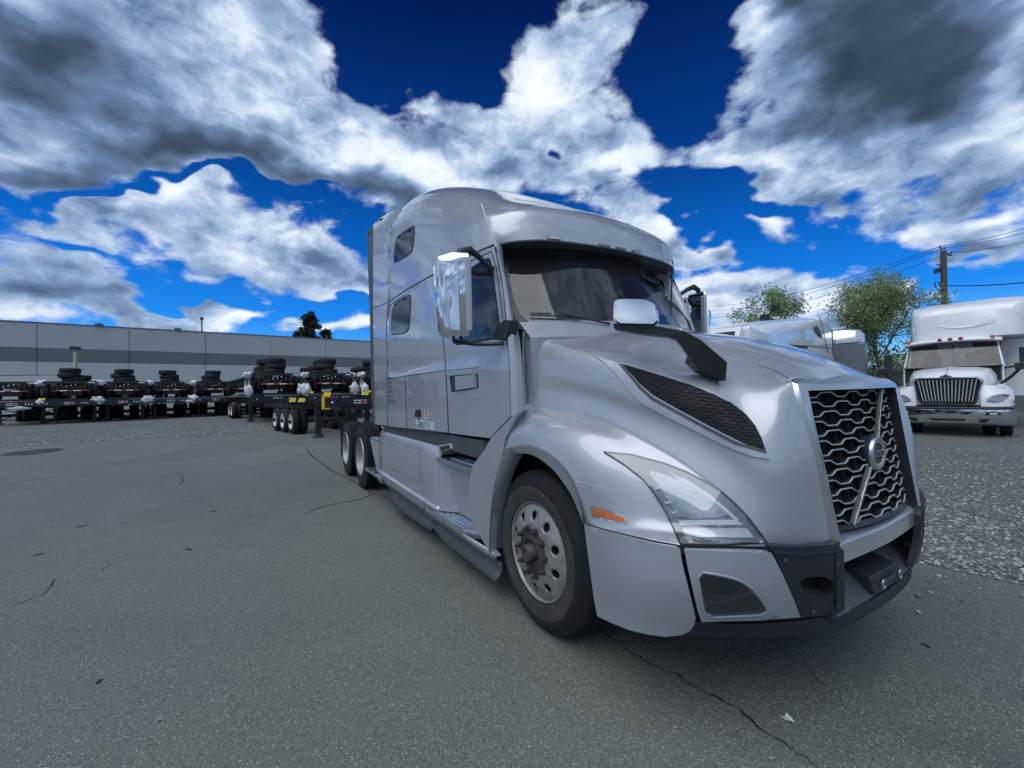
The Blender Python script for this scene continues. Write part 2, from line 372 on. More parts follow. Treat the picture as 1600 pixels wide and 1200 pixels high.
class Surf:
    """ray-castable surface used to lay lamps, windows, seams and decals exactly on the bodywork"""
    def __init__(s, *objs):
        vs = []; fs = []
        for o in objs:
            k = len(vs); vs += [v.co.copy() for v in o.data.vertices]; fs += [tuple(i+k for i in p.vertices) for p in o.data.polygons]
        s.b = BVHTree.FromPolygons(vs, fs)
    def hit(s, px, py, off=0):
        d = Vector(ray(px, py)).normalized(); h, n, i, t = s.b.ray_cast(Vector(CAM), d)
        if h is None: return None
        if n.dot(d) > 0: n = -n
        return h+n*off, n
    def near(s, p, off=0):
        h, n, i, t = s.b.find_nearest(Vector(p)); v = Vector(CAM)-h
        if n.dot(v) < 0: n = -n
        return h+n*off, n
def rounded(poly, it=2, k=.25):
    for _ in range(it):
        q = []
        for i in range(len(poly)):
            a, b = np.array(poly[i], float), np.array(poly[(i+1) % len(poly)], float)
            q += [tuple(a*(1-k)+b*k), tuple(a*k+b*(1-k))]
        poly = q
    return poly
def inside(p, poly):
    x, y = p; c = False; n = len(poly)
    for i in range(n):
        x1, y1 = poly[i]; x2, y2 = poly[(i+1) % n]
        if (y1 > y) != (y2 > y) and x < (x2-x1)*(y-y1)/(y2-y1)+x1: c = not c
    return c
def tri_poly(poly, step, holes=()):
    pts = []; edges = []
    for lp in (poly,)+tuple(holes):
        k0 = len(pts); n = len(lp); ring = []
        for i in range(n):
            a, b = np.array(lp[i], float), np.array(lp[(i+1) % n], float); m = max(1, int(np.linalg.norm(b-a)/step))
            for j in range(m): ring.append(tuple(a+(b-a)*j/m))
        pts += ring; edges += [(k0+i, k0+(i+1) % len(ring)) for i in range(len(ring))]
    nb = len(pts); bd = np.array(pts)
    xs = [p[0] for p in poly]; ys = [p[1] for p in poly]
    y = min(ys)+step/2; j = 0
    while y < max(ys):
        x = min(xs)+step/2+(step/2 if j % 2 else 0)
        while x < max(xs):
            if inside((x, y), poly) and not any(inside((x, y), h) for h in holes) and np.min(np.hypot(bd[:, 0]-x, bd[:, 1]-y)) > step*.45: pts.append((x, y))
            x += step
        y += step*.87; j += 1
    V, E_, F_, *_ = delaunay_2d_cdt([Vector(p) for p in pts], edges, [], 0, 1e-6)
    fs = []
    for f in F_:
        c = sum((V[i] for i in f), Vector((0, 0)))/len(f)
        if inside(c, poly) and not any(inside(c, h) for h in holes): fs.append(tuple(f))
    return [tuple(v) for v in V], fs
def patch(name, material, parent, poly, sf, off=.003, step=8, solid=.006, rnd=0, holes=(), bev=0, smooth=60, fn=None):
    if rnd: poly = rounded(poly, rnd)
    V, F_ = tri_poly(poly, step, holes); pts = []
    for x, y in V:
        h = sf.hit(x, y, off)
        if h is None:
            # just outside the outline: slide towards the polygon centre
            cx = sum(p[0] for p in poly)/len(poly); cy = sum(p[1] for p in poly)/len(poly)
            for k in (.03, .07, .15, .3, .5):
                h = sf.hit(x+(cx-x)*k, y+(cy-y)*k, off)
                if h: break
        p = h[0] if h else Vector((0, 0, 0))
        pts.append(fn(p, x, y) if fn else p)
    mb = MB(); mb.add(pts, F_)
    me_o = mb.build(name, material, parent, smooth=smooth, fix=False)
    # face the camera side outwards
    bm = bmesh.new(); bm.from_mesh(me_o.data)
    for e in bm.edges:
        if e.is_boundary: e.smooth = False
    bmesh.ops.recalc_face_normals(bm, faces=bm.faces); bm.faces.ensure_lookup_table()
    if len(bm.faces) and sum(f.normal.dot(Vector(CAM)-f.calc_center_median()) for f in bm.faces) < 0: bmesh.ops.reverse_faces(bm, faces=bm.faces)
    bm.to_mesh(me_o.data); bm.free()
    if solid:
        md = me_o.modifiers.new('solid', 'SOLIDIFY'); md.thickness = solid; md.offset = -1
    if bev:
        md = me_o.modifiers.new('bevel', 'BEVEL'); md.width = bev; md.segments = 2; md.limit_method = 'ANGLE'; md.angle_limit = R_(50)
    return me_o
def strip(name, material, parent, line, sf, w=.007, off=.0012, step=5, closed=False, h=0):
    pts = []
    ln = list(line)+([line[0]] if closed else [])
    for a, b in zip(ln[:-1], ln[1:]):
        a, b = np.array(a, float), np.array(b, float); n = max(1, int(np.linalg.norm(b-a)/step))
        for k in range(n): pts.append(a+(b-a)*k/n)
    pts.append(np.array(ln[-1], float)); H = [sf.hit(x, y, off) for x, y in pts]; H = [q for q in H if q]
    if len(H) < 2: return None
    rows = []
    for i, (p, n) in enumerate(H):
        t = (H[min(i+1, len(H)-1)][0]-H[max(i-1, 0)][0]).normalized(); sd_ = t.cross(n).normalized()*w/2
        rows.append([p-sd_, p, p+sd_] if not h else [p-sd_, p-sd_*.6+n*h, p+sd_*.6+n*h, p+sd_])
    return MB().grid(rows).build(name, material, parent, smooth=60, fix=False)
def text3d(body, name, material, parent, loc, mtx, size, extrude=.001, sx=1):
    c = bpy.data.curves.new(name, 'FONT'); c.body = body; c.size = size; c.extrude = extrude; c.align_x = 'CENTER'; c.align_y = 'CENTER'
    o = bpy.data.objects.new(name, c); COL.objects.link(o)
    m = mtx.to_4x4(); m.translation = Vector(loc); o.matrix_world = m@Matrix.Diagonal((sx, 1, 1, 1)); c.materials.append(material)
    if parent is not None: o.parent = parent
    return o
def frame_mtx(right, up):
    r = Vector(right).normalized(); u = Vector(up); n = r.cross(u).normalized(); u = n.cross(r).normalized()
    return Matrix((r, u, n)).transposed()
def ground_z(x, y=0):
    return 0.0
# ================================================================== HERO TRUCK
TR = thing('semi_truck', 'silver conventional sleeper truck tractor parked in the foreground, front grille turned to the right', 'truck', (0, 0, 0))
def PY(l): return [P(a, b, Y=y) for a, b, y in l]
def mirror_obj(o, k=.95, recurse=True, parent=None):
    me = o.data.copy(); n = len(me.vertices)
    co = np.empty(n*3); me.vertices.foreach_get('co', co); co = co.reshape(-1, 3); co[:, 1] *= -k; me.vertices.foreach_set('co', co.ravel()); me.flip_normals(); me.update()
    c = o.copy(); c.data = me; COL.objects.link(c); c.parent = parent if parent is not None else o.parent
    if o.location.y: c.location.y = -o.location.y
    if recurse:
        for kk in list(o.children):
            if kk.type == 'MESH': mirror_obj(kk, k, parent=c)
    return c
# ---- hood
Ax = [(-.30, 2.0), (-.12, 1.975), (.12, 1.935), (.36, 1.89), (.60, 1.84), (.80, 1.78), (.97, 1.71), (1.10, 1.645), (1.20, 1.59), (1.26, 1.555)]
LA = [Vector((x, 0, z)) for x, z in Ax]
LB = [Vector((x-.004, -.33+.03*(i > 7), z-.012-.0015*i)) for i, (x, z) in enumerate(Ax)]
LC0 = PY([(822, 515, -.86), (850, 522, -.85), (893, 533, -.82), (944, 541, -.78), (1005, 551, -.73), (1062, 563, -.69), (1118, 576, -.64), (1168, 588, -.59), (1210, 592, -.54), (1241, 592, -.50)])
LC = PY([(818, 519, -.93), (845, 527, -.93), (890, 541, -.91), (940, 551, -.88), (1000, 564, -.84), (1058, 579, -.79), (1114, 596, -.745), (1165, 617, -.695), (1208, 612, -.63), (1237, 598, -.555)])
LD = PY([(818, 530, -.965), (845, 539, -.965), (890, 551, -.955), (935, 561, -.935), (995, 578, -.90), (1056, 597, -.86), (1118, 622, -.815), (1180, 668, -.755), (1222, 650, -.67), (1250, 640, -.565)])
LE = PY([(819, 570, -.99), (848, 580, -.99), (895, 592, -.98), (945, 604, -.965), (1010, 628, -.935), (1075, 655, -.89), (1140, 686, -.84), (1202, 722, -.77), (1238, 718, -.68), (1271, 705, -.55)])
LM = PY([(820, 604, -1.0), (850, 609, -.995), (893, 616, -.98), (948, 630, -.96), (1015, 657, -.93), (1083, 690, -.89), (1146, 730, -.84), (1202, 780, -.78), (1245, 782, -.675), (1285, 775, -.525)])
LF = PY([(820, 637, -1.01), (850, 636, -1.01), (890, 642, -1.0), (950, 659, -.985), (1020, 692, -.955), (1090, 737, -.915), (1150, 787, -.865), (1198, 848, -.80), (1250, 850, -.66), (1297, 849, -.5)])
rows = surf([LA, LB, LC0, LC, LD, LE, LM, LF], 6, 5)
mb = MB(); mb.grid(rows); mb.grid(mirror_rows(rows)); hood = mb.build('hood', M_SIL, TR, smooth=50)
SH = Surf(hood)
# ---- fender
FG = PY([(806, 652, -1.12), (829, 649, -1.13), (890, 662, -1.11), (947, 690, -1.08), (1008, 738, -1.045), (1068, 787, -1.0), (1128, 815, -.93), (1199, 850, -.80)])
FH = PY([(795, 676, -1.185), (823, 671, -1.19), (878, 690, -1.185), (925, 728, -1.165), (968, 780, -1.135), (1033, 822, -1.075), (1108, 838, -.985), (1200, 852, -.80)])
FI = PY([(787, 706, -1.21), (822, 697, -1.215), (866, 718, -1.215), (895, 757, -1.21), (912, 818, -1.20), (1005, 842, -1.17), (1092, 855, -1.06), (1201, 854, -.80)])
rows = surf([LF[:8], FG, FH, FI], 7, 6)
fender = MB().grid(rows).build('fender', M_SIL, TR, smooth=60, solid=.012)
SF = Surf(fender); SHF = Surf(hood, fender)
# wheel arch lip: a rolled flange round the opening
arch = [(766, 860), (768, 830), (771, 800), (776, 768), (784, 740), (792, 722), (799, 711), (812, 708.5), (824, 709), (840, 715), (855, 726), (869, 739), (880, 754), (890, 769), (900, 790), (911.5, 818)]
outer = [(764, 862), (765, 828), (767, 796), (771, 762), (778, 732), (785, 712), (790, 703), (806, 697), (822, 697), (846, 704), (866, 718), (882, 735), (895, 756), (903, 775), (909, 797), (912, 818)]
ia = [P(a, b, Y=-1.195) for a, b in arch]; oa = [P(a, b, Y=-1.222) for a, b in outer]; ba = [v+Vector((0, .10, 0)) for v in ia]
oa0 = [P(a, b, Y=-1.205) for a, b in outer]
lip = MB().grid([cr_spline(oa0, 3), cr_spline(oa, 3), cr_spline(ia, 3), cr_spline(ba, 3)]).build('wheel_arch_lip', M_SIL, TR, smooth=60)
# wheel housing, dark
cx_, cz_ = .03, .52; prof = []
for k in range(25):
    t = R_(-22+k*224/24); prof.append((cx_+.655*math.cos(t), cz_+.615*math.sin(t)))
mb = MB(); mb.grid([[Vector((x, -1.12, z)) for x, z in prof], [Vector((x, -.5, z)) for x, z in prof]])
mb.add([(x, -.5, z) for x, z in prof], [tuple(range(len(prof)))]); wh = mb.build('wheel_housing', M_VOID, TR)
# quarter panel behind the front wheel
qp = [(818, 640), (806, 652), (790, 684), (786, 706), (780, 728), (772, 765), (769, 800), (766, 860), (774, 870), (766, 866), (737, 814), (732, 776), (735, 738), (741, 724), (753, 708), (783, 674)]
MBq = MB().prism([P(a, b, Y=-1.205) for a, b in qp], (0, .05, 0)); quarter = MBq.build('quarter_panel', M_SIL, TR, bev=.006)
clow = MB().prism([P(a, b, Y=-1.165) for a, b in [(799.5, 651), (821, 632), (824, 660), (806, 690), (800, 716), (766, 716), (748, 716), (757, 702), (767, 685)]], (0, .05, 0)).build('cowl_lower_panel', M_SIL, TR)
# ---- headlight
hl = [(944, 706.5), (988, 711.5), (1040, 725), (1075, 739), (1104, 754), (1130, 771), (1150, 789), (1168, 808), (1184, 829), (1197.5, 847), (1133, 852.5), (1064, 851.5), (1054, 828), (1041, 800), (1024, 773), (1006, 750), (977, 727)]
head = patch('headlight', mat('silver_lamp_bowl', (.22, .25, .28), .4, .4), TR, hl, SHF, off=.002, step=9, solid=.05)
tag(head, 'dark headlight bowl under a clear swept-back lens')
patch('lens', G_LENS, head, [(x, y) for x, y in hl], SHF, off=.016, step=9, solid=.004)
inner = [(1010, 735), (1040, 742), (1075, 756), (1105, 773), (1128, 792), (1140, 808), (1062, 812), (1049, 788), (1030, 760)]
t = NT('headlamp_reflector'); b_ = t.n('ShaderNodeBsdfPrincipled', {'Base Color': (.34, .38, .43, 1), 'Metallic': .9, 'Roughness': .42, 'Normal': t.bump(t.noise(t.obj(), 14, 2), .2, .02)}); M_REFL = t.out(b_.outputs[0])
patch('reflector', M_REFL, head, inner, SHF, off=.008, step=7, solid=.003, rnd=1)
M_LED = mat('led_bar_diffuser', (.88, .9, .92), .5, bump=.3, bsc=400)

patch('led_bar', M_LED, head, [(1060, 813), (1150, 812), (1160, 820), (1063, 821)], SHF, off=.009, step=6, solid=.004)
patch('led_bar', M_LED, head, [(1066, 826), (1165, 825), (1176, 839), (1072, 842)], SHF, off=.009, step=6, solid=.004)
patch('led_bar', M_LED, head, [(1042, 737), (1075, 751), (1108, 772), (1137, 797), (1153, 812), (1146, 812), (1128, 795), (1100, 774), (1068, 756)], SHF, off=.009, step=6, solid=.004)
for q in ([(1020, 762), (1036, 762), (1025, 766)], [(1037, 784), (1054, 783), (1043, 788)], [(1047, 800), (1062, 798), (1053, 803)]):
    patch('reflector_fin', M_LED, head, q, SHF, off=.011, step=4, solid=.003)
strip('headlight_seam', M_BLACK, head, hl, SHF, w=.009, off=.004, closed=True)
patch('side_marker', M_AMBER, TR, [(925, 793), (951, 800), (975, 809), (980, 818.5), (954, 812), (928.5, 804)], SF, off=.007, step=6, solid=.01, bev=.002)
strip('marker_bezel', M_CHROME, TR, [(923, 791), (951, 798), (977, 808), (983, 820), (954, 814), (926, 806)], SF, w=.006, off=.003, closed=True)
# ---- hood side intake
vent = [(973, 569), (1000, 577), (1040, 589), (1080, 602), (1117, 617), (1145, 632), (1166, 648), (1180, 665), (1190, 685), (1196, 703), (1180, 700), (1150, 687), (1100, 661), (1050, 634), (1020, 617), (1000, 600), (985, 583)]
ven = patch('hood_side_intake', M_VOID, TR, vent, SH, off=.0025, step=8, solid=.004)
def mesh_rows():
    mb = MB()
    for k in range(26):
        y0 = 574+k*5.2; seg = []
        for i in range(60):
            x = 975+i*4; y = y0+(x-975)*.12+1.3*math.sin(x*.35+k*math.pi)
            if inside((x, y), vent):
                h = SH.hit(x, y, .006)
                if h: seg.append(h[0])
            elif len(seg) > 2: mb.tube(seg, .0017, 4); seg = []
        if len(seg) > 2: mb.tube(seg, .0017, 4)
    return mb.build('mesh_screen', M_TRIM, ven)
mesh_rows()
trim = [(930, 556), (975, 571), (986, 585), (1001, 603), (1020, 620), (1050, 637), (1100, 664), (1150, 690), (1197, 706), (1198.5, 712), (1175, 704), (1130, 684), (1085, 661), (1040, 638), (1012, 624), (990, 606), (975, 588), (960, 572)]
patch('intake_trim', M_GRAYP, ven, [(966, 569), (975, 571), (986, 585), (1001, 603), (1020, 620), (1050, 637), (1100, 664), (1150, 690), (1196, 704), (1197, 708), (1150, 695), (1100, 669), (1050, 642), (1018, 625), (998, 606), (983, 588)], SH, off=.006, step=7, solid=.006)
patch('intake_ledge', M_SIL, ven, [(930, 557), (962, 568), (980, 588), (996, 608), (1016, 628), (1048, 645), (1100, 672), (1150, 698), (1199, 712), (1201, 718), (1175, 713), (1130, 695), (1085, 672), (1040, 650), (1005, 631), (985, 611), (966, 587), (948, 570)], SH, off=.010, step=7, solid=.008, bev=.003)
strip('hood_seam', M_BLACK, hood, [(1186, 572), (1205, 577), (1222, 585), (1233, 592)], SH, w=.004, off=.001)
# scuffs
M_SCUF = mat('scratched_clearcoat', (.62, .64, .66), .5)
strip('scratch', M_SCUF, fender, [(900, 752), (912, 753), (924, 757), (935, 760), (941, 760.5)], SF, w=.003, off=.001)
# ---- grille surround + grille
M_BARS = mat('silver_bar_coating', (.50, .54, .55), .42, .3, bump=.05)
def gs(s, t, back=0):
    w = .495-.041*t
    return Vector((1.272+.09*t+.055*(1-s*s)-back-.02*math.sin(math.pi*t)*0, s*w, 1.478-.655*t))
NT_ = 14
inner_loop = [gs(-1, 1-k/NT_) for k in range(NT_+1)]+[gs(-1+2*k/16, 0) for k in range(1, 17)]+[gs(1, k/NT_) for k in range(1, NT_+1)]
edge = [l[-1] for l in (LF, LM, LE, LD, LC, LC0)]
left_out = cr_spline(edge, 4); left_out = [Vector(v) for v in left_out]
def resample(pts, n):
    pts = [Vector(p) for p in pts]; d = [0]
    for a, b in zip(pts[:-1], pts[1:]): d.append(d[-1]+(b-a).length)
    out = []; j = 0
    for k in range(n+1):
        t = d[-1]*k/n
        while j < len(d)-2 and d[j+1] < t: j += 1
        f = (t-d[j])/max(1e-9, d[j+1]-d[j]); out.append(pts[j].lerp(pts[j+1], min(1, f)))
    return out
lo = resample(left_out, NT_)
top_c = [Vector(v) for v in cr_spline([LC0[-1], LB[-1], LA[-1], Vector((LB[-1].x, -LB[-1].y, LB[-1].z)), Vector((LC0[-1].x, -LC0[-1].y, LC0[-1].z))], 4)]
top_c = resample(top_c, 16)
outer_loop = lo+top_c[1:]+[Vector((p.x, -p.y, p.z)) for p in reversed(lo[:-1])]
out2 = [p+Vector((.018, 0, 0))+(q-p).normalized()*.012 for p, q in zip(outer_loop, inner_loop)]
mid = [p.lerp(q, .5)+Vector((.012, 0, 0)) for p, q in zip(out2, inner_loop)]
inn1 = [p+Vector((.010, 0, 0)) for p in inner_loop]
mb = MB(); mb.grid([outer_loop, out2, mid, inn1])
sur = mb.build('grille_surround', M_SATIN, TR, smooth=35)
bk = [p+Vector((-.075, -.0*p.y, 0)) for p in inner_loop]
MB().grid([inn1, bk]).build('surround_flank', M_TRIM, sur, smooth=35)
strip('surround_seam', M_BLACK, TR, [(1237, 600), (1246, 626), (1264, 675), (1281, 742), (1291, 800), (1297, 846)], SH, w=.007, off=.003)
gr = MB(); n = 16
gr.grid([[gs(-1+2*i/n, j/10, .075) for i in range(n+1)] for j in range(11)])
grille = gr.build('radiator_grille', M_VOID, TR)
NR = 14; per = .46   # rows of stepped chrome bars
def bar_rows():
    for k in range(NR):
        t = .035+.885*k/(NR-1); w = .495-.041*t; pts = []
        ph = 0 if k % 2 == 0 else .5
        s = -.985; amp = .0145
        u = s/per+ph
        def zo(u):
            f = u % 1
            return 0 if f < .32 else (f-.32)/.13 if f < .45 else 1 if f < .82 else (1-f)/.18
        N_ = 90
        for i in range(N_+1):
            s = -.985+1.97*i/N_; p = gs(s, t, .038); z = zo(s/per+ph)
            pts.append(p+Vector((0, 0, (z-.5)*amp*1.5)))
        rows_ = [[p+Vector((0, 0, -.003)) for p in pts], [p+Vector((.006, 0, -.0025)) for p in pts], [p+Vector((.006, 0, .0025)) for p in pts], [p+Vector((0, 0, .0024)) for p in pts]]
        b = MB().grid(rows_).build('grille_bar', M_BARS, grille, smooth=30)
        # black honeycomb webs behind the bar
        web = MB()
        web.grid([[p+Vector((-.002, 0, -.001)) for p in pts[::2]], [p+Vector((-.034, 0, .000)) for p in pts[::2]]])
        for i in range(0, N_, 1):
            s = -.985+1.97*i/N_; f = (s/per+ph) % 1
            fn_ = ((s+1.97/N_)/per+ph) % 1
            for thr in (.30, .84):
                if f < thr <= fn_ and k < NR-1:
                    p = pts[i]; q = gs(s, t+.885/(NR-1), .038); web.bb((p.x-.035, p.y-.002, q.z+.01), (p.x-.008, p.y+.002, p.z-.002))
        web.build('grille_web', M_STEEL, grille, smooth=0)
bar_rows()
# diagonal bar and round emblem
dm = MB(); em_c = Vector((1.345, 0, 1.158))
def on_grille(px, py, back=.02):
    # intersect the pixel ray with the grille sheet by scanning
    best = None
    for i in range(81):
        s = -1+i/40; t_lo, t_hi = 0, 1
        for j in range(41):
            p = gs(s, j/40, back); a, b = pix(p); d = (a-px)**2+(b-py)**2
            if best is None or d < best[0]: best = (d, p)
    return best[1]
d1, d2 = on_grille(1372, 612), on_grille(1366, 682); d3, d4 = on_grille(1356, 732), on_grille(1328, 820)
diag = MB()
for a, b in ((d1, d2), (d3, d4)):
    for k, (wd, hx) in enumerate(((.030, .008),)):
        ax = (b-a).normalized(); sd_ = ax.cross(Vector((1, 0, 0))).normalized()
        MB().prism([a-sd_*wd/2, a+sd_*wd/2, b+sd_*wd/2, b-sd_*wd/2], (.012, 0, 0)).build('diagonal_bar', M_GRAYP, grille, bev=.002)
        diag.prism([a-sd_*wd/2, a+sd_*wd/2, b+sd_*wd/2, b-sd_*wd/2], (.012, 0, 0))

for a, b in ((d1, d2), (d3, d4)):
    ax = (b-a).normalized(); sd_ = ax.cross(Vector((1, 0, 0))).normalized(); o_ = Vector((.012, 0, 0))
    MB().prism([a-sd_*.008+o_, a+sd_*.008+o_, b+sd_*.008+o_, b-sd_*.008+o_], (.006, 0, 0)).build('chrome_strip', M_CHROME, grille, bev=.001)
em = MB().lathe([(0, -.045), (.088, -.045), (.090, .0), (.084, .006), (0, .006)], em_c, 'x', 40).build('emblem', M_TRIM, TR)
MB().lathe([(.052, .0), (.052, .016), (.058, .02), (.078, .02), (.083, .014), (.083, .0)], em_c, 'x', 40).build('ring', M_SATIN, em)
MB().box(em_c+Vector((.014, 0, 0)), (.012, .135, .030)).build('name_bar', M_SATIN, em, bev=.002)
fm = Matrix(((0, 0, 1), (1, 0, 0), (0, 1, 0)))
text3d('VOLVO', 'lettering', M_INK, em, em_c+Vector((.0205, 0, -.0005)), fm, .034, .0008, .9)
# ---- bumper shell (helper sheet only, panels are cut from it)
Tp = [(.50, -1.19), (.66, -1.205), (.82, -1.205), (1.0, -1.165), (1.12, -1.09), (1.235, -.98), (1.315, -.84), (1.365, -.66), (1.392, -.46), (1.395, -.2), (1.39, 0)]
Mp = [(.54, -1.195), (.69, -1.21), (.84, -1.21), (1.0, -1.165), (1.12, -1.08), (1.225, -.97), (1.305, -.83), (1.36, -.65), (1.39, -.44), (1.393, -.2), (1.388, 0)]
Bp = [(.58, -1.18), (.72, -1.19), (.84, -1.175), (.96, -1.11), (1.05, -1.03), (1.15, -.92), (1.235, -.79), (1.30, -.62), (1.345, -.41), (1.37, -.2), (1.37, 0)]
def lv(l, z): return [Vector((x, y, z)) for x, y in l]
brow = surf([lv(Tp, .93), lv(Tp, .855), lv(Mp, .67), lv([((a[0]+b[0])/2, (a[1]+b[1])/2) for a, b in zip(Mp, Bp)], .53), lv(Bp, .44), lv([(x-.02, y+.01) for x, y in Bp], .33)], 6, 5)
_hm = MB().grid(brow)
class _Tmp: pass
def surf_from_mb(mbx, flip=False):
    s = Surf.__new__(Surf); s.b = BVHTree.FromPolygons([Vector(v) for v in mbx.v], mbx.f); return s
SB = surf_from_mb(_hm)
bside = [(913, 819), (950, 830), (985, 838.5), (1025, 848), (1056, 853), (1062, 858), (1067, 885), (1076, 920), (1084, 952), (1087, 966), (1085, 976), (1078, 986), (1064, 992), (1040, 995), (1012, 991), (985, 985), (955, 973), (934, 963), (929, 940), (923, 895), (917, 850)]
bs_ = patch('bumper_side_panel', M_SIL, TR, bside, SB, off=.003, step=12, solid=.03, bev=.008)
bcor = [(1069, 858), (1130, 861), (1206, 864), (1222, 895), (1240, 935), (1251.5, 965), (1180, 970), (1096, 972), (1089, 950), (1081, 915), (1073, 880)]
fog = [(1092, 895), (1122, 900), (1150, 906.5), (1168, 917), (1181, 931), (1190, 943), (1196, 955), (1150, 957), (1104, 959.5), (1098, 930)]
bc_ = patch('bumper_corner_panel', M_SIL, TR, bcor, SB, off=0, step=10, solid=.03, bev=.008)
fg = patch('fog_light', M_GRAYP, TR, fog, SB, off=.004, step=8, solid=.03, rnd=1)
patch('lens', G_FOG, fg, fog, SB, off=.010, step=9, solid=.003, rnd=1)
patch('lamp_fin', M_LED if 0 else M_SATIN, fg, [(1102, 929), (1172, 927), (1174, 932), (1103, 933)], SB, off=.006, step=8, solid=.003)
strip('fog_bezel', M_SIL, fg, rounded([(1089, 892), (1122, 897), (1152, 904), (1171, 915), (1184, 929), (1193, 942), (1200, 958), (1150, 961), (1102, 963), (1095, 930)], 1), SB, w=.010, off=.004, closed=True, h=.006)
strip('bumper_seam', M_BLACK, TR, [(912, 819), (950, 830), (985, 838.5), (1025, 847), (1060, 853.5), (1130, 855), (1205, 856)], SB, w=.012, off=.0)
# black insert with its recess
ins = [(1199, 852), (1250, 854), (1306, 850), (1318, 860), (1319, 905), (1319, 952), (1306, 958), (1280, 962), (1253, 965), (1238, 930), (1222, 893), (1208, 862)]
hole = rounded([(1246, 902), (1300, 900), (1303, 932), (1290, 930), (1257, 931)], 1)
bi = patch('bumper_insert', M_TRIM, TR, ins, SB, off=.002, step=9, solid=.03, holes=(hole,), bev=.004)
patch('recess', M_VOID, bi, [(1240, 896), (1308, 894), (1310, 940), (1250, 938)], SB, off=-.06, step=12, solid=0)
patch('recess_shelf', M_TRIM, bi, [(1256, 931), (1303, 929), (1303, 938), (1260, 938)], SB, off=-.01, step=6, solid=.04)
for q in ((1226, 874), (1269, 954), (1307, 881), (1308, 946)):
    h = SB.hit(*q, .003)
    if h: MB().cyl(h[0], h[0]+h[1]*.006, .008, 10).build('bolt', M_GRAYP, bi)
strip('insert_edge', M_TRIM, bi, [(1206, 862), (1250, 866), (1303, 862)], SB, w=.010, off=.004, h=.006)
strip('insert_edge', M_TRIM, bi, [(1304, 864), (1305, 905), (1304, 956)], SB, w=.008, off=.004, h=.005)
# lower black lip all round
LBk = [(.60, -1.13), (.74, -1.135), (.86, -1.11), (.96, -1.03), (1.04, -.93), (1.13, -.83), (1.225, -.71), (1.305, -.58), (1.36, -.40), (1.378, -.2), (1.378, 0), (1.368, .2), (1.352, .35), (1.325, .48), (1.26, .62), (1.17, .76), (1.04, .88), (.9, .96), (.6, 1.02)]
def full(l): return l+[(x, -y) for x, y in reversed(l[:-1])]
LBf = [tuple(v[:2]) for v in cr_spline([(a, b, 0) for a, b in LBk], 5)]
zt = [.475 if abs(y) > .72 else .475 for x, y in LBf]
r_ = [[Vector((x-.02, y*.985, .50)) for (x, y) in LBf], [Vector((x, y, .497)) for (x, y) in LBf], [Vector((x+.004, y, .485)) for (x, y) in LBf], [Vector((x, y, .44)) for (x, y) in LBf], [Vector((x-.035, y*.97, .405)) for (x, y) in LBf], [Vector((x-.16, y*.85, .40)) for (x, y) in LBf]]
# towards the wheels the lip hangs lower and darker
for r in r_:
    for i, v in enumerate(r):
        k = min(1, max(0, (abs(v.y)-.55)/.3)); v.z -= .035*k
MB().grid(r_).build('bumper_lip', M_TRIM, TR, smooth=35)
MB().grid([[gs(-1+i/10, .935, .040) for i in range(21)], [gs(-1+i/10, .965, .03) for i in range(21)], [gs(-1+i/10, .985, .05) for i in range(21)]]).build('grille_lower_plate', M_TRIM, TR, smooth=60)
# chrome centre bar
def cbar(Yh=.50, n=20):
    a = []; 
    for i in range(n+1):
        s = -1+2*i/n; a.append((1.392-.012*s*s-.022*max(0, s), -.49+(s+1)/2*.945))
    return a
cb = cbar(); rr = [[Vector((x-.085+.02*(abs(y)/.5)**2, y, .835)) for x, y in cb], [Vector((x-.008, y, .818)) for x, y in cb], [Vector((x, y, .812)) for x, y in cb], [Vector((x+.004, y, .735)) for x, y in cb], [Vector((x-.02, y, .725)) for x, y in cb], [Vector((x-.06, y, .725)) for x, y in cb]]
chrome_bar = MB().grid(rr).build('chrome_bumper_bar', mat('brushed_bumper_metal', (.72, .74, .76), .28, .85, bump=.02, bsc=30), TR, smooth=30)
cen = MB()
cen.grid([[Vector((1.30, y, .85)) for x, y in cb], [Vector((x-.05, y, .84)) for x, y in cb]])
cen.build('grille_sill', M_TRIM, TR)
rr = [[Vector((x-.16, y, .735)) for x, y in cb], [Vector((x-.17, y, .60)) for x, y in cb]]
MB().grid(rr).build('lower_air_opening', M_VOID, TR)
rr = [[Vector((x-.17, y, .615)) for x, y in cb], [Vector((x-.14, y, .612)) for x, y in cb], [Vector((x-.03, y*.99, .51)) for x, y in cb], [Vector((x-.02, y*.99, .495)) for x, y in cb]]
MB().grid(rr).build('bumper_shelf', M_GRAYP, TR, smooth=30)
tb = MB(); tb.prism([(1.22, -.16, .625), (1.365, -.16, .59), (1.385, -.16, .515), (1.25, -.16, .50)], (0, .32, 0))
tow = tb.build('tow_cover', M_TRIM, TR, bev=.006)
for y in (-.10, .10):
    c = Vector((1.383, y, .555)); ring = [c+Vector((.012, math.cos(a)*.014, math.sin(a)*.021)) for a in [i*2*math.pi/14 for i in range(15)]]
    MB().tube(ring, .004, 6).build('shackle', M_SATIN, tow); MB().cyl(c-Vector((.01, 0, 0)), c+Vector((.016, 0, 0)), .006, 8).build('bolt', M_GRAYP, tow)
MB().box((1.383, 0, .552), (.006, .15, .018)).build('plate_slot', M_GRAYP, tow)
for s in (-1, 1):
    MB().prism([(1.20, .49*s-.02*(s > 0), .49), (1.36-.03*(s > 0), .49*s-.02*(s > 0), .49), (1.385-.03*(s > 0), .49*s-.02*(s > 0), .83), (1.28, .49*s-.02*(s > 0), .83)], (0, s*.035, 0)).build('bumper_cheek', M_TRIM, TR, bev=.006)
